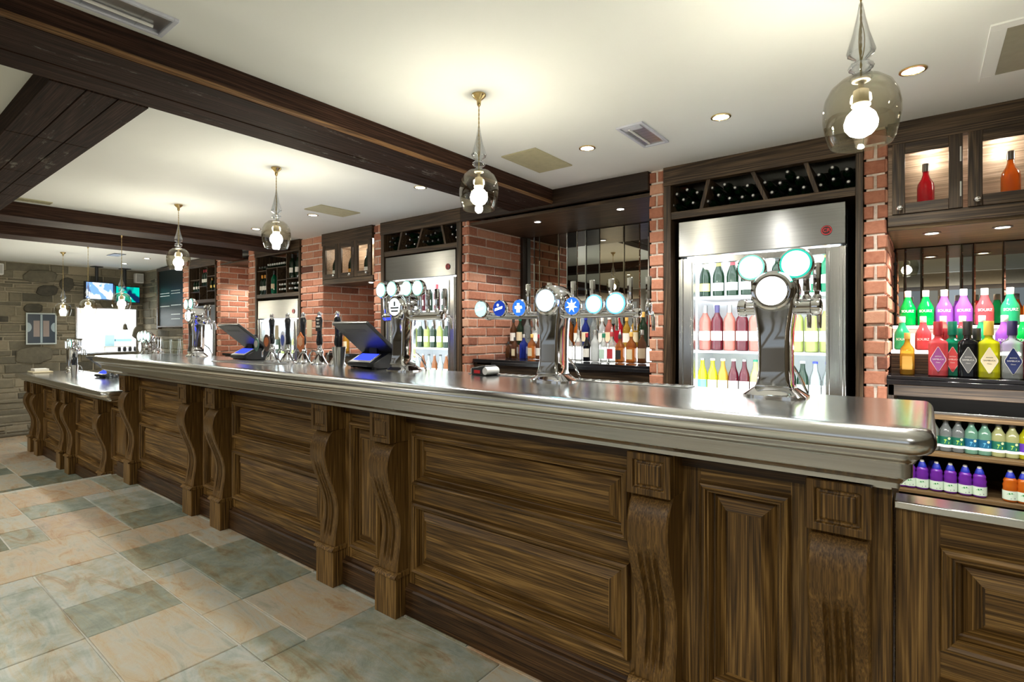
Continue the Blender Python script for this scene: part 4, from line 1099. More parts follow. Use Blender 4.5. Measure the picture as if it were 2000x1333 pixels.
# front row with diamond labels
def diamond(o, mat, edge, s='SAMBUCA'):
    key = ('dia', mat.name)
    def mk(c, y, m):
        k = MB(); p = [(0, .022 - c), (.026 + c, .070), (0, .132 + c), (-.026 - c, .070)]
        p = []
        for a in range(4):
            q = [(0, .016 - c), (.0265 + c, .070), (0, .126 + c), (-.0265 - c, .070)][a]; w = [(0, .016 - c), (.0265 + c, .070), (0, .126 + c), (-.0265 - c, .070)][(a + 1) % 4]
            for t in (.08, .92): p.append((q[0] + (w[0] - q[0]) * t, q[1] + (w[1] - q[1]) * t))
        return k.prism(p, y - .003, -.0325, mi=0).mesh('diamond_label', m, 0)
    put('label_border', cached(key + ('e', edge.name), lambda: mk(.0018, -.0318, edge)), o)
    put('diamond_label', cached(key, lambda: mk(0, -.0324, mat)), o)
    for s_, z_, sz in (('ANTICA', .083, .0060), (s, .071, .0082), ('Classic', .058, .0055)):
        k = ('t', s_, mat.name)
        if k not in CACHE: CACHE[k] = text(s_, sz, PAPER if mat is not CREAM else KT, o, (0, -.0358, z_), depth=.0003).data
        else: put('lettering', CACHE[k], o, (0, -.0358, z_))
g = 'square bottles with diamond labels in the front row'
for px, c, cp, dm, lb in ((1832, 'coral', 'red', pm('dia_plum', (.28, .06, .22)), 'red square liqueur bottle with a plum diamond label'),
                          (1860, 'egreen', 'green', pm('dia_red', (.55, .05, .05)), 'green square liqueur bottle with a red diamond label'),
                          (1890, 'black', 'black', pm('dia_grey', (.12, .12, .12)), 'black square liqueur bottle with a grey diamond label'),
                          (1931, 'yellow', 'yellow', CREAM, 'yellow square liqueur bottle with a cream diamond label'),
                          (1977, 'clear', 'navy', pm('dia_navy', (.01, .02, .10)), 'clear square liqueur bottle with a navy diamond label'),
                          (2016, 'wineglass', 'black', pm('dia_olive', (.18, .2, .08)), 'dark square liqueur bottle cut by the right frame edge')):
    Y = 3.30 if px != 1860 else 3.325
    o = bottle('square', X_at(px, Y), Y, 1.103, lb, g, G[c], cp, scale=1.14); diamond(o, dm, PAPER)
for k, (px, c, cp, lb) in enumerate(((1845, 'coral', 'red', 'red square bottle half hidden behind the plum labelled one'), (1878, 'egreen', 'green', 'green square bottle half hidden behind the red labelled one'), (1908, 'black', 'black', 'black square bottle half hidden behind the grey labelled one'))):
    bottle('square', X_at(px, 3.345), 3.345 + .012, 1.103, lb, g, G[c], cp, scale=1.0)
o = bottle('flask', X_at(1772, 3.30), 3.30, 1.103, 'golden tequila bottle with cork at the left of the right counter', None, G['gold'], 'gold', lab=pm('label_amber', (.72, .40, .08)), scale=.84)
# shelves below
g = 'small mixer bottles on the middle open shelf'
mx = [(1800, 'yellow', 'LIME', 'yellow mixer bottle partly behind the bar corner'), (1822, 'clear', 'grn', 'clear mixer bottle beside the yellow one'), (1847, 'clear', 'grn', 'clear mixer bottle, middle of the three with green labels'), (1871, 'clear', 'grn', 'clear mixer bottle just left of the blue labelled pair'),
      (1897, 'seafoam', 'blu', 'pale green mixer bottle with blue label, left of the pair'), (1923, 'seafoam', 'blu', 'pale green mixer bottle with blue label, right of the pair'), (1950, 'lemon', 'grn', 'cloudy lemon mixer bottle beside the blue labelled pair'), (1977, 'lemon', 'grn', 'cloudy lemon mixer bottle beside the purple labelled one'),
      (2004, 'yellow', 'pur', 'yellow mixer bottle with purple label at the frame edge')]
LB = {'grn': pm('lab_green', (.01, .12, .08)), 'blu': pm('lab_blue', (.01, .10, .20)), 'pur': pm('lab_purple', (.10, .03, .35)), 'LIME': pm('lab_lime', (.50, .60, .02))}
def mixer(X, Y, z, c, l, lb, g):
    o = bottle('soft', X, Y, z, lb, g, G[c], 'silver', lab=LB[l])
    put('label_stripe', cached('stripe', lambda: band_mesh('stripe', .0262, .022, .034, WT)), o)
    put('label_emblem', cached(('emb', l), lambda: wrapshape([(-.006, .041), (.012, .038), (.014, .046), (.006, .055), (.001, .060), (-.008, .058), (-.002, .052)], .0263, pm('lab_leaf', (.35, .55, .08)) if l != 'blu' else pm('lab_sky', (.10, .35, .50)))), o)
    put('label_disc', cached('disc', lambda: wrapshape([(.013 + .006 * math.cos(t * PI / 5), .064 + .006 * math.sin(t * PI / 5)) for t in range(10)], .0264, pm('lab_pale', (.65, .70, .40)))), o)
def wrapshape(poly, r, mat):
    k = MB(); k.add([(r * math.sin(x / r), -r * math.cos(x / r), z) for x, z in poly], [tuple(range(len(poly)))]); return k.mesh('shape', mat, 0)
for px, c, l, lb in mx: mixer(X_at(px, 3.27), 3.27, .748, c, l, lb, g)
g = 'small juice bottles with blue caps on the lowest open shelf'
for px, c, lb in ((1752, 'juicep', 'purple juice bottle half hidden by the bar corner'), (1777, 'juicep', 'purple juice bottle, first fully seen from the bar corner'), (1801, 'juicep', 'purple juice bottle, second fully seen from the bar corner'), (1829, 'juicep', 'purple juice bottle, in front of the hidden one'),
                  (1856, 'juicep', 'purple juice bottle, third from the right end of its row'), (1885, 'juicep', 'purple juice bottle, second from the right end of its row'), (1913, 'juicep', 'purple juice bottle at the right end of its row'),
                  (1973, 'juiceo', 'orange juice bottle beside the dark gap'), (2000, 'juiceo', 'orange juice bottle cut by the frame edge')):
    Y = 3.24
    o = bottle('kids', max(-.092, X_at(px, Y)), Y, .560, lb, g, G[c], 'blue', lab=pm('label_kids', (.62, .74, .62)))
    put('spout', cached('spout', lambda: MB().lathe([(.0085, .129), (.0085, .136), (.006, .139)], seg=12).mesh('spout', CAPS['white'], 40)), o)
    put('label_leaf', cached('kleaf', lambda: wrapshape([(-.014, .034), (-.006, .041), (.004, .043), (.013, .036), (.004, .037), (-.004, .034)], .0268, pm('lab_leafgreen', (.05, .30, .08)))), o)
    put('label_tag', cached('ktag', lambda: wrapshape([(.0, .014), (.015, .016), (.015, .021), (.0, .019)], .0268, pm('lab_ink', (.05, .05, .10)))), o)
bottle('kids', X_at(1821, 3.31), 3.31, .560, 'purple juice bottle hidden behind the front row', g, G['juicep'], 'blue')
# cabinets right
def cabb(px, c, lb, Y=YB + .15, z=1.885):
    o = bottle('spirit', X_at(px, Y), Y, z, lb, 'bottles displayed in the right glazed cabinet', G[c], 'silver', scale=1.0, lettering=('BULMERS', .013, .055, .0356, pm('ink_pale', (.9, .6, .4))))
cabb(1808, 'red', 'clear bottle of red liquid in the left glazed cabinet door'); cabb(1974, 'orange', 'clear bottle of orange liquid in the second glazed cabinet door')
# champagne in the three door cabinet
g = 'champagne bottles in the three door cabinet'
for px, cp, lab, lb in ((712, 'gold', PAPER, 0), ):
    pass
for X, cp, lab, lb in ((X_at(657, YB + .07), 'yellow', PAPER, 'gold necked champagne bottle behind the left cabinet door'), (X_at(688, YB + .07), 'yellow', pm('lab_orange', (.80, .33, .03)), 'champagne bottle with orange label behind the middle cabinet door'), (X_at(719, YB + .07), 'black', PAPER, 'dark champagne bottle behind the right cabinet door')):
    bottle('champagne', X, YB + .07, 1.855, lb, g, G['dgreen'], cp, lab=lab, scale=.88)

# spirits of the mirrored niche: x pixel, body, cap, label material, words
g = 'front row of spirits on the mirrored niche counter'
POUR = pm('pourer', (.55, .57, .60), .25)
n1 = [(990, 'brown', 'black', None, 'flask', 'dark brown square bottle at the left end of the niche row', .62), (1003, 'brown', 'black', CREAM, 'flask', 'brown bottle with tan label near the left end of the niche', .80),
      (1020, 'blue', 'silver', None, 'flask', 'dark blue bottle left of the tall centre tap tower', .92), (1036, 'amber', 'gold', CREAM, 'flask', 'amber bottle with cream label left of the centre tap tower', .92), (1050, 'brown', 'red', PAPER, 'spirit', 'brown bottle peeping out just left of the centre tower', .85),
      (1092, 'clear', 'white', None, 'spirit', 'clear bottle just right of the centre tap tower', .95), (1109, 'clear', 'red', pm('lab_red', (.50, .04, .05)), 'flask', 'clear vodka bottle with red label beside the centre tower', 1.0), (1130, 'clear', 'silver', None, 'spirit', 'plain clear bottle right of the red labelled vodka', 1.0),
      (1146, 'black', 'red', PAPER, 'spirit', 'dark bottle with a long white label in the niche row', .90), (1162, 'frost', 'silver', None, 'spirit', 'frosted white bottle in the middle of the niche row', 1.0), (1179, 'clear', 'green', pm('lab_mint', (.55, .75, .65)), 'flask', 'clear bottle with green neck in the niche row', .95),
      (1195, 'clear', 'red', pm('lab_red', (.50, .04, .05)), 'flask', 'clear vodka bottle with red label right of centre', 1.0), (1211, 'amber', 'black', pm('lab_black', (.02, .02, .02)), 'flask', 'square whiskey bottle with a black label', .92), (1233, 'amber', 'gold', CREAM, 'flask', 'amber whisky bottle with a cream label', 1.0),
      (1254, 'brown', 'silver', pm('lab_tan', (.50, .40, .28)), 'spirit', 'round brown bottle beside the brick pier at the right end', 1.0)]
for px, c, cp, lab, kd, lb, sc in n1:
    o = bottle(kd, X_at(px, 3.46), 3.46 if px > 1060 else 3.48, 1.095, lb, g, G[c], cp, lab=lab, scale=sc * .88)
    if kd == 'flask' and px > 1060: put('pourer', cached('pour', lambda: MB().lathe([(.010, .247), (.010, .262), (.004, .268), (.003, .29)], seg=10).mesh('pourer', POUR, 40)), o)
g = 'rear row of spirits on the raised niche step'
n2 = [(1003, 'brown', 'black', 'rear brown liqueur bottle near the niche left wall'), (1016, 'dgreen', 'green', 'rear green bottle near the niche left wall'), (1030, 'clear', 'white', 'rear clear bottle left of the centre tower'), (1046, 'frost', 'white', 'rear pale bottle just left of the centre tower'),
      (1096, 'clear', 'white', 'rear clear bottle just right of the centre tower'), (1112, 'amber', 'gold', 'rear amber bottle behind the red labelled vodka'), (1128, 'orange', 'yellow', 'rear orange bottle in the niche'), (1144, 'blue', 'blue', 'rear bright blue bottle in the niche'),
      (1160, 'clear', 'silver', 'rear clear bottle between blue and pink bottles'), (1176, 'frost', 'white', 'rear frosted bottle between blue and pink bottles'), (1190, 'rose', 'white', 'rear pink bottle in the niche'), (1208, 'red', 'red', 'rear bright red bottle in the niche'),
      (1224, 'gold', 'gold', 'rear golden bottle behind the cream labelled whisky'), (1240, 'gold', 'yellow', 'rear yellow bottle near the right pier of the niche'), (1256, 'dgreen', 'gold', 'rear green bottle against the right pier of the niche')]
for k, (px, c, cp, lb) in enumerate(n2):
    bottle('spirit', X_at(px, 3.68), 3.68, 1.20, lb, g, G[c], cp, lab=[PAPER, CREAM, None][k % 3], scale=.86 + .06 * (k % 3))
# bottles beyond the champagne niche counter
g = 'spirits on the counter under the champagne cabinet'
for k, (px, c) in enumerate(((640, 'clear'), (652, 'brown'), (664, 'amber'), (676, 'gold'), (718, 'dgreen'), (725, 'clear'))):
    Y = 3.45
    bottle('spirit', X_at(px, Y), Y, 1.094, ['clear bottle behind the orange pump badge', 'brown bottle left of the steel straw tumbler', 'amber bottle with cream label behind the straw tumbler', 'golden bottle behind the near till', 'green bottle by the thin pier right of the near till', 'clear bottle next to the thin pier'][k], g, G[c], ['silver', 'black', 'gold', 'gold', 'silver', 'white'][k], lab=[None, PAPER, CREAM, CREAM, PAPER, PAPER][k], scale=.95 if k < 4 else 1.0)

# fridge contents
def frow(x0, x1, n, Y, z, kinds, where, fr, scale=1.0):
    for k in range(n):
        kd, c, cp, lab, desc = kinds[k % len(kinds)] if isinstance(kinds, list) else kinds
        X = x0 + (x1 - x0) * k / (n - 1)
        bottle(kd, X, Y, z, '%s, %s from left, %s shelf of the %s' % (desc, ORD[k], where, fr), 'bottles on the %s shelf of the %s' % (where, fr), G[c], cp, lab=lab, scale=scale)
pY = pm('label_yellow', (.85, .62, .15)); pP = pm('label_pink', (.85, .35, .35))
near = 'near fridge'
frow(-1.09, -.43, 9, 3.38, 1.53, [('champagne', 'dgreen', 'yellow', pY, 'champagne bottle with yellow foil'), ('champagne', 'dgreen', 'yellow', PAPER, 'green champagne bottle'), ('champagne', 'dgreen', 'red', PAPER, 'champagne bottle with red seal'), ('champagne', 'dgreen', 'white', PAPER, 'champagne bottle with white foil'),
      ('wine', 'dgreen', 'white', PAPER, 'wine bottle with white label'), ('wine', 'dgreen', 'black', PAPER, 'dark green wine bottle'), ('wine', 'dgreen', 'white', PAPER, 'wine bottle with pale capsule'), ('wine', 'egreen', 'gold', PAPER, 'green wine bottle with big label'), ('wine', 'egreen', 'orange', PAPER, 'green wine bottle with orange capsule')], 'top', near, .80)
frow(-1.09, -.43, 10, 3.38, 1.20, [('wine', 'rose', 'silver', PAPER, 'rose wine bottle with silver capsule'), ('wine', 'wineglass', 'navy', PAPER, 'claret wine bottle'), ('wine', 'rose', 'silver', PAPER, 'rose wine bottle with white label'), ('wine', 'wineglass', 'white', PAPER, 'claret bottle with white capsule'), ('wine', 'rose', 'white', pP, 'rose wine bottle with pink label'),
      ('wine', 'rose', 'white', PAPER, 'pale rose bottle'), ('wine', 'white', 'gold', PAPER, 'white wine bottle with gold capsule'), ('wine', 'white', 'green', PAPER, 'white wine bottle with green capsule'), ('wine', 'white', 'white', PAPER, 'white wine bottle with white label'), ('wine', 'white', 'white', PAPER, 'pale white wine bottle')], 'middle', near, .95)
frow(-1.10, -.42, 12, 3.36, .93, [('beer', 'yellow', 'silver', pm('lab_teal', (.10, .35, .25)), 'yellow alcopop bottle'), ('beer', 'yellow', 'white', PAPER, 'pale yellow alcopop bottle'), ('beer', 'gold', 'white', PAPER, 'golden cider bottle'), ('beer', 'wineglass', 'white', PAPER, 'dark berry cider bottle'), ('beer', 'wineglass', 'silver', PAPER, 'berry alcopop bottle'), ('beer', 'pale', 'green', PAPER, 'pale lime alcopop bottle'),
      ('beer', 'dgreen', 'silver', PAPER, 'green beer bottle'), ('beer', 'dgreen', 'white', PAPER, 'green lager bottle'), ('beer', 'dgreen', 'silver', PAPER, 'green lager bottle with pale label'), ('beer', 'dgreen', 'white', PAPER, 'dark lager bottle'), ('beer', 'clear', 'blue', PAPER, 'clear alcopop bottle with blue cap'), ('beer', 'clear', 'blue', PAPER, 'clear alcopop bottle')], 'bottom', near, 1.0)
m2 = 'second fridge'
frow(-3.86, -3.19, 8, 3.38, 1.50, [('wine', 'wineglass', 'red', PAPER, 'claret bottle'), ('wine', 'dgreen', 'white', PAPER, 'green wine bottle')], 'top', m2, .82)
frow(-3.86, -3.19, 9, 3.38, 1.17, [('wine', 'dgreen', 'silver', PAPER, 'green wine bottle'), ('wine', 'white', 'silver', PAPER, 'white wine bottle')], 'middle', m2, .8)
frow(-3.86, -3.19, 10, 3.36, .90, [('beer', 'clear', 'black', PAPER, 'clear cider bottle'), ('beer', 'amber', 'silver', PAPER, 'amber beer bottle')], 'bottom', m2, .95)
m3 = 'pump fridge'
frow(-6.22, -5.62, 6, 3.38, 1.05, [('wine', 'dgreen', 'white', PAPER, 'green wine bottle'), ('wine', 'white', 'silver', PAPER, 'white wine bottle')], 'middle', m3, .8)
frow(-6.22, -5.62, 6, 3.38, .80, [('beer', 'clear', 'silver', PAPER, 'clear bottle'), ('beer', 'dgreen', 'silver', PAPER, 'green beer bottle')], 'bottom', m3, .8)

# ---- wine bottles lying in the slanted bays, necks towards the room
def lying(px, py, Y, cap, label, g, sc=.70):
    X, Z = PY(px, py, Y)
    Z = max(Z, 2.050 + .030 if px > 1200 else 2.055 + .030)
    rnd = random.Random(px * 7 + py)
    o = bottle('wine', X, Y + .294 * sc, Z, label, g, G['dgreen'], 'black', lying=True, scale=sc)
    o.rotation_euler = (PI / 2 + rnd.uniform(-.02, .02), 0, rnd.uniform(-.035, .035))
    tipr = .0105 if cap is not capW else .0125
    put('capsule_tip', cached(('tip', cap.name), lambda: MB().lathe([(.0095, .2935), (.0088, .2955), (.003, .2965)], seg=14).mesh('tip', cap, 60)), o)  # glint on the foil, put in as a pale disc on the black capsule
capW = pm('capsule_silver', (.75, .75, .74), .3); capD = pm('capsule_dim', (.10, .11, .10), .3)
g = 'wine bottles lying in the slanted bays above the near fridge'
def Z5(x, y): return 1300 + x / 5, 300 + y / 5
cells = {'first': [(100, 400), (205, 352), (300, 378), (178, 455), (78, 508), (268, 485)], 'second': [(455, 335), (575, 307), (685, 337), (800, 315), (418, 468), (518, 413), (628, 440), (738, 425), (865, 410)],
         'third': [(980, 285), (1120, 285), (1185, 185), (1278, 246), (1028, 385), (1212, 350), (1345, 338)], 'fourth': [(1490, 210), (1617, 137), (1765, 155), (1652, 248), (1783, 280), (1523, 315)]}
def place(label_rack, g, cells, conv, cap):
    for c, pts in cells.items():
        s = sorted(range(len(pts)), key=lambda i: pts[i][0])
        for n, i in enumerate(s):
            px, py = conv(*pts[i])
            lying(px, py, YB + .035, cap[c] if isinstance(cap, dict) else cap, 'lying wine bottle, %s from left, %s slanted bay above the %s' % (ORD[n], c, label_rack), g)
place('near fridge', g, cells, Z5, capW)
def Z7(x, y): return 740 + x * .09, 430 + y * .09
cells2 = {'first': [(295, 390), (235, 480), (350, 505), (245, 590), (150, 610)], 'second': [(592, 312), (508, 410), (672, 432), (850, 382), (505, 572), (605, 560), (768, 530)],
          'third': [(1020, 330), (1130, 315), (1225, 290), (960, 480), (1050, 465), (1160, 450), (1290, 430)], 'fourth': [(1575, 160), (1445, 250), (1695, 205), (1590, 320), (1460, 412), (1680, 375)]}
place('second fridge', 'wine bottles lying in the slanted bays above the second fridge', cells2, Z7, {'first': capD, 'second': capW, 'third': capD, 'fourth': capW})

# ---- wine on the far staggered shelves
g = 'wine bottles on the staggered shelves above the pump fridge'
X = lambda f: -6.373 + .931 * f
def stand(f, z, c, cp, lab, lb, sc=.9): bottle('wine', X(f), YB + .042, z, lb, g, G[c], cp, lab=lab, scale=sc)
for f, z, c, cp, lab, lb, sc in ((.045, 1.757, 'dgreen', 'orange', PAPER, 'wine bottle with orange capsule, first at the lower left', .8), (.12, 1.757, 'dgreen', 'orange', PAPER, 'wine bottle with orange capsule, second at the lower left', .8), (.195, 1.757, 'dgreen', 'black', PAPER, 'dark wine bottle next to the two orange capsules', .8),
                 (.34, 1.757, 'egreen', 'black', CREAM, 'green wine bottle standing alone in the middle shelf cell', .93), (.77, 1.917, 'dgreen', 'black', PAPER, 'black wine bottle with tall white label on the upper right shelf', .93), (.90, 1.917, 'dgreen', 'black', PAPER, 'last wine bottle on the upper right shelf by the brick', .93)):
    stand(f - .008 if f == .195 else f, z, c, cp, lab, lb, sc)
def fl(f, z, lb, cp=capW): 
    o = bottle('wine', X(f), YB + .218, z, lb, g, G['dgreen'], cp, lying=True, scale=.72)
for n in range(8): fl(.255 + n * .055, 2.10 - .0, 'lying wine bottle, %s from left, long top row of pump rack' % ORD[n])
for n in range(3): fl(.04 + n * .07, 2.08, 'lying wine bottle, %s from left, top left cell of pump rack' % ORD[n], capD)
for r in range(2):
    for n in range(3): fl(.537 + n * .062, 1.80 + r * .055, 'lying wine bottle, %s of %s row, square cell of pump rack' % (ORD[n], ['lower', 'upper'][r]))
    for n in range(4): fl(.762 + n * .064, 1.80 + r * .055, 'lying wine bottle, %s of %s row, lower right cell of pump rack' % (ORD[n], ['lower', 'upper'][r]), capD if (r + n) % 2 else capW)
g = 'wine bottles on the staggered shelves by the chalkboard'
X = lambda f: -8.298 + .806 * f
for k, (f, z, cp, lab, lb) in enumerate(((.07, 1.872, 'black', PAPER, 'far wine bottle with white label, leftmost by the chalkboard'), (.17, 1.872, 'black', PAPER, 'far wine bottle with white label, second from the chalkboard'), (.28, 1.872, 'black', PAPER, 'far wine bottle with white label, third from the chalkboard'),
         (.44, 1.942, 'red', PAPER, 'far wine bottle, left of three on the higher middle shelf'), (.525, 1.942, 'red', PAPER, 'far wine bottle, middle of three on the higher middle shelf'), (.61, 1.942, 'red', PAPER, 'far wine bottle, right of three on the higher middle shelf'),
         (.74, 1.872, 'gold', pY, 'far champagne bottle with yellow label, left of the pair'), (.87, 1.872, 'gold', pY, 'far champagne bottle with yellow label, right of the pair'))):
    bottle('wine', X(f), YB + .042, z, lb, g, G['dgreen'], cp, lab=lab, scale=.60 if (z < 1.9 and f < .4) else (.78 if f < .7 else .58))
TEALR = glow('lens_rim_teal', (.03, .50, .36), .9); ICER = glow('lens_rim_ice', (.22, .60, .50), .9); SKYR = glow('lens_rim_sky', (.08, .40, .95), 1.8)
# ================================================================== ON THE BAR
def sil(scale=1.0):
    """front outline of a cobra tower, right half, (x, z)"""
    h = [(.058, .030), (.052, .045), (.048, .09), (.0475, .16), (.050, .22), (.056, .27), (.063, .305)]
    arc = [(.070 * math.cos(t), .352 + .070 * math.sin(t)) for t in [math.radians(-28 + k * (118 / 12)) for k in range(13)]]
    r = h + arc
    return r + [(-x, z) for x, z in reversed(r[:-1])]
def disc_badge(o, x, y, z, r, lens, tilt=0, mark=None, rim=CHROME, stem=.05, zb=.31):
    b = empty('illuminated_badge', (x, y, z)); b.parent = o; b.rotation_euler = (tilt, 0, 0)
    MB().lathe([(r * .3, -.045), (r * .5, -.04), (r * .95, -.018), (r * 1.06, -.004), (r * 1.06, .006), (r * .96, .009)], seg=32, axis='y').build('badge_housing', rim, b)
    MB().lathe([(r * .84, .0115), (r * .6, .0125), (.001, .013)], seg=32, axis='y').build('badge_lens', lens, b)
    MB().lathe([(r * .97, .0085), (r * .90, .011), (r * .83, .0116)], seg=32, axis='y', cap0=False, cap1=False).build('lens_rim', {'lit_teal_lens': TEALR, 'lit_ice_lens': ICER, 'lit_aqua': SKYR, 'lit_sky': SKYR}.get(lens.name, ICER if lens.name.startswith('lit_pale') or lens.name == 'lit_white_mark' else lens), b)
    if mark == 'star':
        p = []
        for k in range(14): a = PI / 2 + k * PI / 7; q = r * (.74 if k % 2 == 0 else .30); p.append((q * math.cos(a), q * math.sin(a)))
        MB().prism(p, -.0135, -.0145).build('badge_emblem', GLW, b)
    elif mark == 'band':
        MB().prism([(-r * .6, -r * .30), (r * .55, -.02 * r), (r * .6, r * .26), (-r * .55, -.02 * r)], -.0135, -.0145).build('badge_emblem', GLW, b)
        MB().lathe([(r * .16, .0136), (r * .14, .0145)], (-r * .12, 0, r * .4), seg=16, axis='y').build('badge_dot', GLW, b)
    elif mark == 'crown':
        MB().prism([(-r * .5, -r * .1), (-r * .25, -r * .1), (-r * .25, -r * .55), (r * .25, -r * .55), (r * .25, -r * .1), (r * .55, -r * .1), (r * .5, r * .2), (r * .2, r * .22), (r * .15, r * .55), (-r * .15, r * .55), (-r * .2, r * .22), (-r * .5, r * .2)], -.0135, -.0145).build('badge_emblem', GLW, b)
    return b
def tap(o, x, y, z, h=.10):
    t = empty('beer_tap', (x, y, z)); t.parent = o
    MB().tube([(0, 0, 0), (0, .04, .002), (0, .055, -.01), (0, .062, -.045), (0, .062, -.07)], [.010, .010, .009, .008, .007], 12).build('spout', CHROME, t)
    MB().lathe([(.010, -.004), (.013, .010), (.013, .035), (.010, .042)], (0, .012, 0), seg=16).build('tap_valve', CHROME, t)
    MB().lathe([(.008, .04), (.008, .052), (.0125, .056), (.0115, .085), (.013, .085 + h * .6), (.012, .085 + h * .62)], (0, .012, 0), seg=8).build('tap_handle', CHROME, t)
    return t
def tower(x, y, label, badges, bar, taps, med, rz=0, sc=1.0, medal=None, barz=.300, barr=.028, z0=1.10):
    o = unit('beer_tap_tower', label, 'beer tap', (x, y, z0)); o.rotation_euler = (0, 0, rz); o.scale = (sc,) * 3
    # plinth
    k = MB()
    pl = []
    for (w, d, h) in ((.098, .072, 0), (.098, .072, .006), (.090, .064, .012), (.066, .050, .030), (.060, .046, .034)):
        ring = []
        for j in range(32):
            a = 2 * PI * (j + .5) / 32; c, s_ = math.cos(a), math.sin(a); e = .35
            f = 1 / (abs(c) ** 4 + abs(s_) ** 4) ** .25
            ring.append((w * c * f, d * s_ * f + .008, h))
        pl.append(ring)
    k.rings(pl); k.build('plinth', CHROME, o, smooth=40)
    # column
    s = sil(); c0 = [(px, -.040, pz) for px, pz in s]
    k = MB(); rs = []
    for ins, yy in ((0, .052), (0, -.030), (.004, -.040), (.010, -.043)):
        cx, cz = 0, .22
        rs.append([((abs(px) - ins) * (1 if px > 0 else -1) if abs(px) > ins else 0, yy - .012 * (1 - min(1, pz / .1)) , pz + (-ins if pz > .36 else (ins if pz < .05 else 0))) for px, pz in s])
    k.rings(rs, cap0=True, cap1=False); k.build('column', CHROME, o, smooth=50)
    fr = [((abs(px) - .010) * (1 if px > 0 else -1) if abs(px) > .010 else 0, pz + (-.010 if pz > .36 else (.010 if pz < .05 else 0))) for px, pz in s]
    k = MB(); k.rings([[(a, -.043 - .012 * (1 - min(1, b / .1)), b) for a, b in fr], [(a * .93, -.0405 - .012 * (1 - min(1, b / .1)), b) for a, b in fr]], cap0=False)
    k.build('front_plate', CHROMED, o, smooth=40)
    # medallion
    m = empty('medallion', (0, -.043, .352)); m.parent = o
    MB().lathe([(.064, -.004), (.066, .006), (.062, .014), (.056, .016), (.053, .012), (.050, .018), (.047, .018), (.045, .012)], seg=40, axis='y', cap1=False).build('medallion_ring', CHROME, m)
    MB().lathe([(.046, .011), (.030, .014), (.001, .0155)], seg=36, axis='y').build('medallion_lens', med, m)
    if medal == 'bar':
        MB().box(-.034, .034, -.0175, -.0155, -.010, -.001).box(-.006, .006, -.0175, -.0155, .004, .030).box(-.028, .028, -.0175, -.0155, -.028, -.018).build('medallion_emblem', BLACK, m)
    # cross bar
    b0, b1 = bar
    k = MB()
    k.lathe([(barr * .5, -.008), (barr * .9, -.004), (barr, .004), (barr, .02), (barr * .86, .024), (barr * .86, (b1 - b0) - .024), (barr, (b1 - b0) - .02), (barr, (b1 - b0) - .004), (barr * .9, b1 - b0 + .004), (barr * .5, b1 - b0 + .008)], (b0, .012, barz), seg=28, axis='x')
    k.build('cross_bar', CHROME, o, smooth=40)
    for (bx, bz, r, lens, mk) in badges:
        if bz > barz + barr + r * .9: MB().tube([(bx, .0, barz + barr - .004), (bx, -.008, bz - r * .3)], .006, 8).build('badge_stem', CHROME, o)
        disc_badge(o, bx, -.035 if bz < .36 else -.02, bz, r, lens, mark=mk)
    for tx in taps: tap(o, tx, .045, barz, .10)
    # drip bracket
    MB().tube([(.045, .05, .10), (.055, .085, .07), (.075, .10, .02), (.08, .10, .0)], .005, 8).build('drain_pipe', CHROME, o)
    return o
tower(-.400, 1.965, 'nearest chrome tap tower with two green lit badges', [(-.070, .437, .045, ICE, None), (.066, .440, .050, TEALG, None)], (-.115, .128), (-.06, .085, .115), glow('lit_warm_lens', (.93, 1, .95), 5), barz=.300, barr=.030)
tower(-1.296, 1.965, 'centre chrome tap tower with a long bar of six lit badges', [(-.385, .325, .038, glow('lit_cyan_badge', (.30, .75, .72), 1.5), 'band'), (-.270, .325, .038, NAVY, 'band'), (-.155, .325, .038, BLUE, 'crown'), (.125, .325, .038, BLUE, 'star'), (.228, .330, .040, glow('lit_aqua', (.35, .88, 1), 3.4), None), (.325, .330, .044, glow('lit_sky', (.50, .85, 1), 4.5), None)],
      (-.39, .40), (-.175, -.055, .07, .165, .255, .34, .42), glow('lit_blue_lens', (.35, .78, 1), 3), barz=.292, barr=.020)
tower(-2.29, 1.965, 'chrome tap tower with four white lit badges and a dark emblem', [(-.155, .452, .043, ICE, None), (-.062, .455, .043, ICE, None), (.062, .452, .043, ICE, None), (.150, .450, .043, ICE, None)], (-.16, .30), (.07, .14, .21, .27), GLW, medal='bar', barz=.300, barr=.026)
tower(-5.02, 1.98, 'far chrome tap tower with white and green lit badges', [(-.13, .455, .045, glow('lit_pale', (.85, 1, .9), 3), None), (-.03, .46, .045, TEALG, None), (-.07, .352, .045, glow('lit_pale2', (.85, 1, .9), 3), None)], (-.11, .16), (.05, .13), GLW, barz=.30)
tower(-8.7, 1.95, 'small tap tower with white badges on the lower counter', [(-.14, .36, .05, GLW, None), (-.04, .38, .05, GLW, None), (.08, .37, .05, TEALG, None)], (-.15, .22), (.0, .1, .18), GLW, barz=.29, z0=.79)
tower(-6.30, 2.02, 'tap tower with a cluster of white badges just beyond the bar far end', [(-.12, .45, .045, GLW, None), (-.04, .46, .045, GLW, None), (.05, .46, .045, GLW, None), (.13, .45, .045, GLW, None)], (-.15, .2), (0, .1, .16), GLW, sc=1.05, z0=.79)

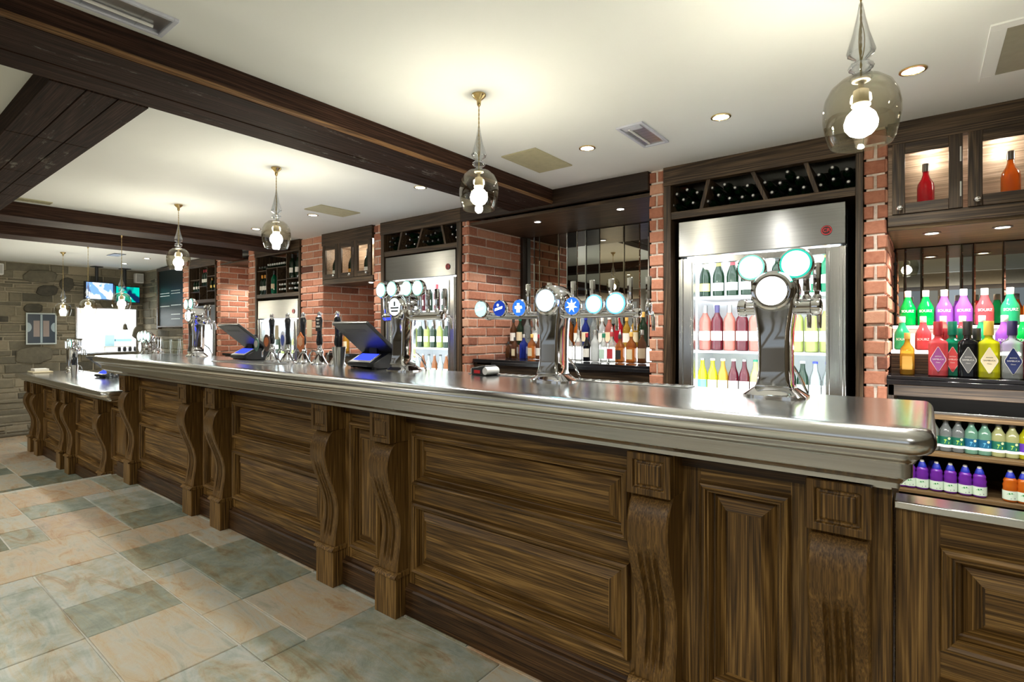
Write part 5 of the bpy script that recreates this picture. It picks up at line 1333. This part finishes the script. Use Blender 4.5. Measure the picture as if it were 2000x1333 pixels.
# ---- hand pumps
def clip(o, x, y, z, w, h, mat, mat2, shape='oval', words=None):
    c = empty('pump_clip', (x, y, z)); c.parent = o
    if shape == 'oval': p = [(w * math.cos(a) * (1 - .25 * (math.sin(a) < 0) * abs(math.sin(a))), h * math.sin(a)) for a in [2 * PI * k / 24 for k in range(24)]]
    elif shape == 'star': p = [(w * math.cos(a) * (1 if k % 2 else .78), h * math.sin(a) * (1 if k % 2 else .82)) for k, a in enumerate([2 * PI * k / 12 for k in range(12)])]
    else: p = [(-w, -h), (w, -h), (w, h), (-w, h)]
    MB().prism(p, -.003, .003).build('clip_board', mat, c)
    q = [(a * .7, b * .55 + .1 * h) for a, b in p]
    if mat2: MB().prism(q, -.0045, -.0028).build('clip_picture', mat2, c)
    if words:
        for k, s in enumerate(words): text(s, .017, PAPER, c, (0, -.0035, h * .55 - k * .021))
def pump(x, y, label, clipargs=None, lean=0):
    o = unit('beer_hand_pump', label, 'beer pump', (x, y, 1.10)); o['group'] = 'hand pumps in a row on the bar'
    MB().lathe([(.055, 0), (.055, .006), (.048, .014), (.040, .03), (.028, .05), (.022, .065), (.026, .075), (.026, .085), (.018, .095), (.014, .12), (.016, .125)], seg=28).build('pump_base', CHROME, o)
    MB().lathe([(.013, .12), (.020, .135), (.021, .16), (.016, .19), (.015, .22), (.019, .27), (.021, .295), (.016, .310)], seg=20).build('pump_handle', plain('gloss_black', (.012, .014, .016), .12), o)
    MB().lathe([(.015, .308), (.017, .314), (.012, .322), (.015, .332), (.012, .343), (.004, .348)], seg=18).build('chrome_finial', CHROME, o)
    MB().tube([(0, -.02, .085), (0, -.055, .09), (0, -.07, .07), (0, -.072, .03)], .006, 10).build('spout', CHROME, o)
    if clipargs: clip(o, *clipargs)
    return o
YP = 2.02
def xp(px): return PY(px, 700, YP)[0]
pO = pm('clip_orange', (.60, .18, .06)); pW = pm('clip_white', (.72, .74, .85)); pB = pm('clip_brown', (.12, .07, .06)); pGr = pm('clip_green', (.10, .22, .18)); pBl = pm('clip_blue', (.08, .12, .45))
pump(xp(531), YP, 'hand pump with a small green oval clip at the far left', (-.06, -.085, .12, .035, .048, pGr, PAPER))
pump(xp(562), YP, 'hand pump with a round brown animal clip', (-.13, -.085, .135, .045, .062, pB, pO))
pump(xp(592), YP, 'hand pump with a white and blue clip', (-.11, -.085, .15, .032, .070, pW, pBl))
pump(xp(624), YP, 'hand pump with a jagged orange clip', (-.085, -.085, .145, .048, .068, pO, pm('clip_peach', (.75, .42, .25)), 'star'))
pump(xp(659), YP, 'hand pump nearest the near till, with a black worded sign', (-.08, -.085, .265, .028, .045, BLACK, None, 'rect', ('MAY', 'WE', 'SERVE')))
# spare clips and frames near the pumps
o = unit('menu_holder', 'small clear menu holder standing between the pumps', 'menu holder', (xp(552), 1.98, 1.10))
MB().box(-.028, .028, -.003, .003, .0, .27).build('frame', GLASS, o); MB().box(-.024, .024, -.0045, -.003, .16, .262).build('card', CREAM, o)
o = unit('menu_holder', 'tall acrylic sign holder with a pale card left of the last but one pump', 'menu holder', (xp(613), 1.99, 1.10))
MB().box(-.034, .034, -.003, .003, .0, .30).build('frame', GLASS, o); MB().box(-.030, .030, -.0045, -.003, .18, .295).build('card', CREAM, o)
# steel tumbler with straws
X = PY(662, 716, 1.95)[0]
def straws(x, y, z, label, h=.12, n=26):
    o = unit('straw_tumbler', label, 'tumbler', (x, y, z))
    MB().lathe([(.030, 0), (.030, .004), (.042, h), (.043, h + .002), (.040, h), (.0285, .006)], seg=28, cap1=False).build('steel_cup', STEELZ, o)
    r = random.Random(4); q = MB()
    for k in range(n):
        a = r.uniform(0, 2 * PI); d = r.uniform(.004, .024); e = r.uniform(1.3, 1.75)
        q.tube([(d * math.cos(a), d * math.sin(a), .01), (d * e * math.cos(a), d * e * math.sin(a), h + r.uniform(.05, .10))], .0032, 6)
    s = q.build('straws', BLACK, o); s['kind'] = 'stuff'
straws(X, 1.95, 1.10, 'steel tumbler packed with black straws beside the near till')
straws(-7.90, 1.80, .79, 'steel tumbler of black straws on the lower counter', h=.13)

# ---- tills
def till(x, y, z, label, rz=0, sc=1.0, glowing=True):
    o = unit('till', label, 'till', (x, y, z)); o.rotation_euler = (0, 0, rz); o.scale = (sc,) * 3
    MB().prism([(-.02, .0), (.16, 0), (.17, .02), (.165, .10), (.10, .115), (-.06, .035), (-.06, .012)], -.125, .125, axis='x').build('till_base', BLACK, o, bevel=.004)
    for a in (-.10, .10): MB().box(a - .012, a + .012, -.045, -.02, -.012 + .012, .012).build('foot', BLACK, o)
    # leaning screen: its back faces the customers
    sc_ = MB(); p0, p1 = Vector((0, -.13, .275)), Vector((0, .115, .085))
    d = (p1 - p0).normalized(); nrm = Vector((0, -d.z, d.y)); nrm = nrm if nrm.z < 0 else -nrm
    th = .028
    a, b, c, e = p0, p1, p1 + nrm * th, p0 + nrm * th * .7
    sc_.rings([[(xx, q.y, q.z) for q in (a, b, c, e)] for xx in (-.165, .165)])
    sc_.build('screen_housing', plain('till_housing', (.045, .048, .05), .38), o, bevel=.006)
    k = MB(); up = -nrm * .0015
    A = p0 + d * .02 + up; B = p1 - d * .02 + up
    k.add([(-.15, A.y, A.z), (.15, A.y, A.z), (.15, B.y, B.z), (-.15, B.y, B.z)], [(0, 1, 2, 3)]); k.build('touch_screen', SCRB, o)
    q0 = e + d * .05; q1 = e + d * .20; dn = nrm * .002
    k = MB(); k.rings([[(xx, q.y, q.z) for q in (q0 + d * 0, q1, q1 + dn, q0 + dn)] for xx in (-.10, .10)]); k.build('rear_vent_plate', plain('till_plate', (.035, .037, .036), .5), o)
    MB().box(-.035, .035, .03, .07, .08, .19).build('screen_neck', BLACK, o)
    # customer display on the sloping front of the base
    k = MB(); f0, f1 = Vector((0, -.062, .036)), Vector((0, .02, .080)); u = Vector((0, -.03, .05)).normalized() * .003
    k.rings([[(xx, q.y, q.z) for q in (f0, f1, f1 + u, f0 + u)] for xx in (-.10, .09)]); k.build('display_frame', WHITE, o)
    u2 = u * 1.3; f0b = f0 + (f1 - f0) * .22
    k = MB(); k.rings([[(xx, q.y, q.z) for q in (f0b + u, f1 + u, f1 + u2, f0b + u2)] for xx in (-.085, .075)]); k.build('customer_display', SCRB, o)
till(-2.60, 1.97, 1.102, 'near black till leaning beside the straw tumbler')
till(-4.14, 1.99, 1.102, 'far black till in front of the brick recess')
till(-7.42, 1.97, .792, 'black till on the lower counter at the left', rz=.28, sc=.9)
# card machine
o = unit('card_reader', 'small black and white card reader lying on the bar', 'card reader', (-1.80, 2.03, 1.10))
MB().prism([(0, 0), (.075, 0), (.085, .02), (.08, .04), (.0, .028)], -.03, .03, axis='y').build('reader_body', BLACK, o, bevel=.004)
MB().lathe([(.014, -.031), (.016, -.026), (.016, .026), (.014, .031)], (.083, 0, .018), axis='y', seg=20).build('paper_roll', WHITE, o)
MB().box(.02, .055, -.032, -.0305, .008, .020).build('red_label', RED, o)
MB().box(-.004, .0, -.028, .028, .004, .024).build('end_trim', WHITE, o)
o.rotation_euler = (0, 0, PI - .25)
o.rotation_euler = (0, 0, -.15); o.scale = (1.3, 1.3, 1.3)
# drip tray and bar runner
def dtray(x0, x1, y0, y1, label, z=1.10):
    o = unit('drip_tray', label, 'drip tray', (x0, y0, z)); L = lambda q: local(q, o)
    L(MB().box(x0, x1, y0, y1, z, z + .004).build('tray', STEEL, o, bevel=.0015))
    s = MB(); n = 26
    for k in range(n): s.box(x0 + (x1 - x0) * (k + .25) / n, x0 + (x1 - x0) * (k + .6) / n, y0 + .015, y1 - .015, z + .004, z + .0065)
    L(s.build('tray_bars', STEELZ, o))
dtray(-1.86, -.72, 2.03, 2.11, 'steel drip tray under the long-bar tap tower')
dtray(-4.10, -3.35, 1.72, 1.90, 'thin steel tray before the hand pumps')
dtray(-2.80, -2.0, 2.055, 2.115, 'steel drip tray behind the near till') if 0 else None
# cruet jars on the lower counter
for k, (px, py) in enumerate(((212, 745), (219, 742), (226, 748))):
    x, y, v = ray(px, py); s = (.79 - EYE) / v
    o = unit('glass_jar', ['left', 'middle', 'right'][k] + ' of the three small glass jars at the end of the lower counter', 'jar', (x * s, y * s, .79)); o['group'] = 'glass jars on the lower counter'
    MB().lathe([(.020, 0), (.024, .004), (.024, .06), (.014, .075), (.014, .085)], seg=16).build('jar_glass', GLASS, o)
    MB().lathe([(.016, .083), (.017, .105), (.012, .112)], seg=16).build('lid', CHROME, o)
# glasses on the far end of the bar
for k, (x, y) in enumerate(((-5.52, 1.93), (-5.43, 1.96), (-5.34, 1.94), (-5.25, 1.98))):
    o = unit('pint_glass', 'empty glass tumbler, %s from the left at the far end of the zinc bar' % ORD[k], 'glass', (x, y, 1.10)); o['group'] = 'empty glasses at the far bar end'
    MB().lathe([(.028, .002), (.028, .010), (.038, .145), (.0365, .145), (.0265, .012)], seg=20, cap1=False).build('tumbler', GLASS, o)
    MB().lathe([(.028, 0), (.028, .008)], seg=20).build('foot', GLASS, o)
# bowl / tray left on lower counter
o = unit('snack_tray', 'shallow tray of paper menus on the far lower counter', 'tray', (-8.9, 1.68, .79))
MB().box(-.14, .14, -.10, .10, 0, .02).build('tray', CREAM, o, bevel=.004)
for k in range(3): MB().box(-.12 + .07 * k, -.05 + .07 * k, -.07, .07, .021, .05).build('folded_card', PAPER, o)

# ================================================================== FAR WALL
def tvset(yc, zc, w, h, label, scr, rz=.25):
    o = unit('television', label, 'television', (WL + .32, yc, zc)); o.rotation_euler = (0, 0, rz)
    MB().box(-.03, .02, -w / 2, w / 2, -h / 2, h / 2).build('screen_bezel', BLACK, o, bevel=.005)
    MB().box(.0201, .022, -w / 2 + .014, w / 2 - .014, -h / 2 + .014, h / 2 - .014).build('screen', scr, o)
    MB().box(-.07, -.03, -.05, .05, -.06, .06).tube([(-.06, 0, 0), (-.06, 0, ZC - zc)], .022, 12).box(-.12, .0, -.06, .06, ZC - zc - .012, ZC - zc).build('ceiling_pole', BLACK, o)
tv1 = glow('tv_picture_bright', (.75, .88, 1), 1.7, (.10, .20, .48), 7); tv2 = glow('tv_picture_dark', (.004, .015, .06), 1.0, (.0, .42, .33), 5)
tvset(2.62, 1.945, .40, .28, 'ceiling hung television with a bright blue and white picture', tv1)
tvset(2.99, 1.91, .38, .27, 'ceiling hung television with a dark green picture', tv2)
o = unit('framed_poster', 'framed blue poster on the stone wall left of the hatch', 'poster', (WL + .055, 1.985, 1.355))
MB().box(-.01, .0, -.165, .165, -.225, .225).build('poster_backing', pm('poster_navy', (.012, .03, .055)), o)
f = MB()
for a, b, c, d in ((-.175, .175, .215, .235), (-.175, .175, -.235, -.215), (-.175, -.158, -.215, .215), (.158, .175, -.215, .215)): f.box(-.01, .012, a, b, c, d)
f.build('frame', pm('poster_frame', (.55, .62, .62)), o, bevel=.002)
pf = pm('poster_pink', (.30, .24, .22)); pw = pm('poster_pale', (.35, .45, .50))
MB().box(.0005, .002, -.09, -.02, -.12, .12).box(.0005, .002, .02, .09, -.12, .12).build('poster_blocks', pf, o)
MB().box(.0005, .003, -.012, .012, -.21, .21).build('poster_stripe', pw, o)
q = MB()
for sgn in (-1, 1): q.add([(.0025, sgn * .155 - sgn * .045 * math.cos(t) , .02 + .07 * math.sin(t)) for t in [-PI / 2 + PI * k / 12 for k in range(13)]], [tuple(range(13))])
q.build('poster_arcs', pw, o)
# bell in the hatch
o = unit('hanging_bell', 'dark bell hanging in the serving hatch', 'bell', (WL - .02, 3.06, 1.40)); o.scale = (1, 1, 1)
MB().lathe([(.055, -.06), (.05, -.055), (.036, -.03), (.028, .01), (.020, .035), (.006, .045), (.006, .06)], seg=24).build('bell_body', plain('old_brass', (.10, .09, .06), .4, metal=.6), o)
MB().tube([(0, 0, .06), (0, 0, .29)], .004, 6).tube([(0, 0, -.05), (0, 0, -.20)], .004, 6).build('bell_cord', BLACK, o)
# kitchen things seen in the hatch
o = unit('kitchen_shelf', 'steel shelf with folded blue trays in the bright kitchen', 'shelf', (-11.6, 3.3, 1.05))
MB().box(-.2, .2, -.30, .30, -.02, 0).build('shelf_board', STEEL, o); MB().box(-.15, .12, -.26, -.12, .0, .20).build('blue_box', pm('kitchen_blue', (.25, .42, .50)), o); MB().box(-.15, .12, -.10, .18, .08, .13).build('steel_tray', pm('kitchen_steel', (.20, .38, .45)), o)
for sgn in (-.28, .28): MB().box(-.18, .18, sgn - .01, sgn + .01, -1.37, -.02).build('leg', STEELZ, o)
for k in range(4):
    t_ = unit('dark_jar', 'dark pot, %s from the left on the hatch ledge' % ORD[k], 'pot', (WL - .02, 2.98 + k * .075, .982)); t_['group'] = 'dark pots on the hatch ledge'
    MB().lathe([(.020, 0), (.026, .01), (.026, .055), (.02, .065)], seg=16).build('pot_body', BLACK, t_); MB().lathe([(.021, .064), (.021, .074), (.008, .082)], seg=16).build('lid', DARK, t_)
# chalkboard
x0, z0 = PY(307, 637, 3.27); x1, z1 = PY(368, 520, 3.27); x0, x1, z0, z1 = -9.62, -8.58, 1.40, 2.26
o = unit('chalkboard', 'tall dark chalkboard menu in a wooden frame', 'chalkboard', ((x0 + x1) / 2, 3.26, (z0 + z1) / 2)); L = lambda q: local(q, o)
L(MB().box(x0, x1, 3.255, 3.285, z0, z1).build('board', plain('slate_board', (.010, .018, .018), .35, spec=.12), o))
f = MB()
for a, b, c, d in ((x0 - .05, x0, z0 - .05, z1 + .05), (x1, x1 + .03, z0 - .05, z1 + .05), (x0, x1, z1, z1 + .05), (x0, x1, z0 - .02, z0)): f.box(a, b, 3.235, 3.29, c, d)
L(f.build('frame', B_X, o, bevel=.003))
CH = pm('chalk', (.60, .66, .64)); q = MB(); r = random.Random(6)
for cx_, rows in (((x0 + .05), (.50, .46, .30)), ((x0 + .48), (.53, .49, .31, .17, .10))):
    for zz in rows:
        u = cx_
        while u < cx_ + .34:
            w_ = r.uniform(.02, .05); q.box(u, u + w_, 3.2535, 3.255, z0 + zz, z0 + zz + .010); u += w_ + .010
L(q.build('chalk_lines', CH, o))
# loudspeakers under the ceiling
for y, lb in ((1.50, 'small white wall speaker at the far left ceiling edge'), (3.22, 'small white wall speaker between hatch wall and chalkboard')):
    o = unit('wall_speaker', lb, 'speaker', (WL + .10, y, 2.2))
    MB().box(-.06, .05, -.06, .06, -.08, .08).build('speaker_case', WHITE, o, bevel=.01); MB().box(.0505, .053, -.048, .048, -.065, .065).build('speaker_grille', plain('grille_grey', (.45, .45, .44), .7), o); MB().box(-.10, -.06, -.02, .02, -.02, .02).build('bracket', STEEL, o)
# white ware on the far back counter
for k, (x, y) in enumerate(((-8.9, 3.0), (-8.75, 3.02))):
    pass
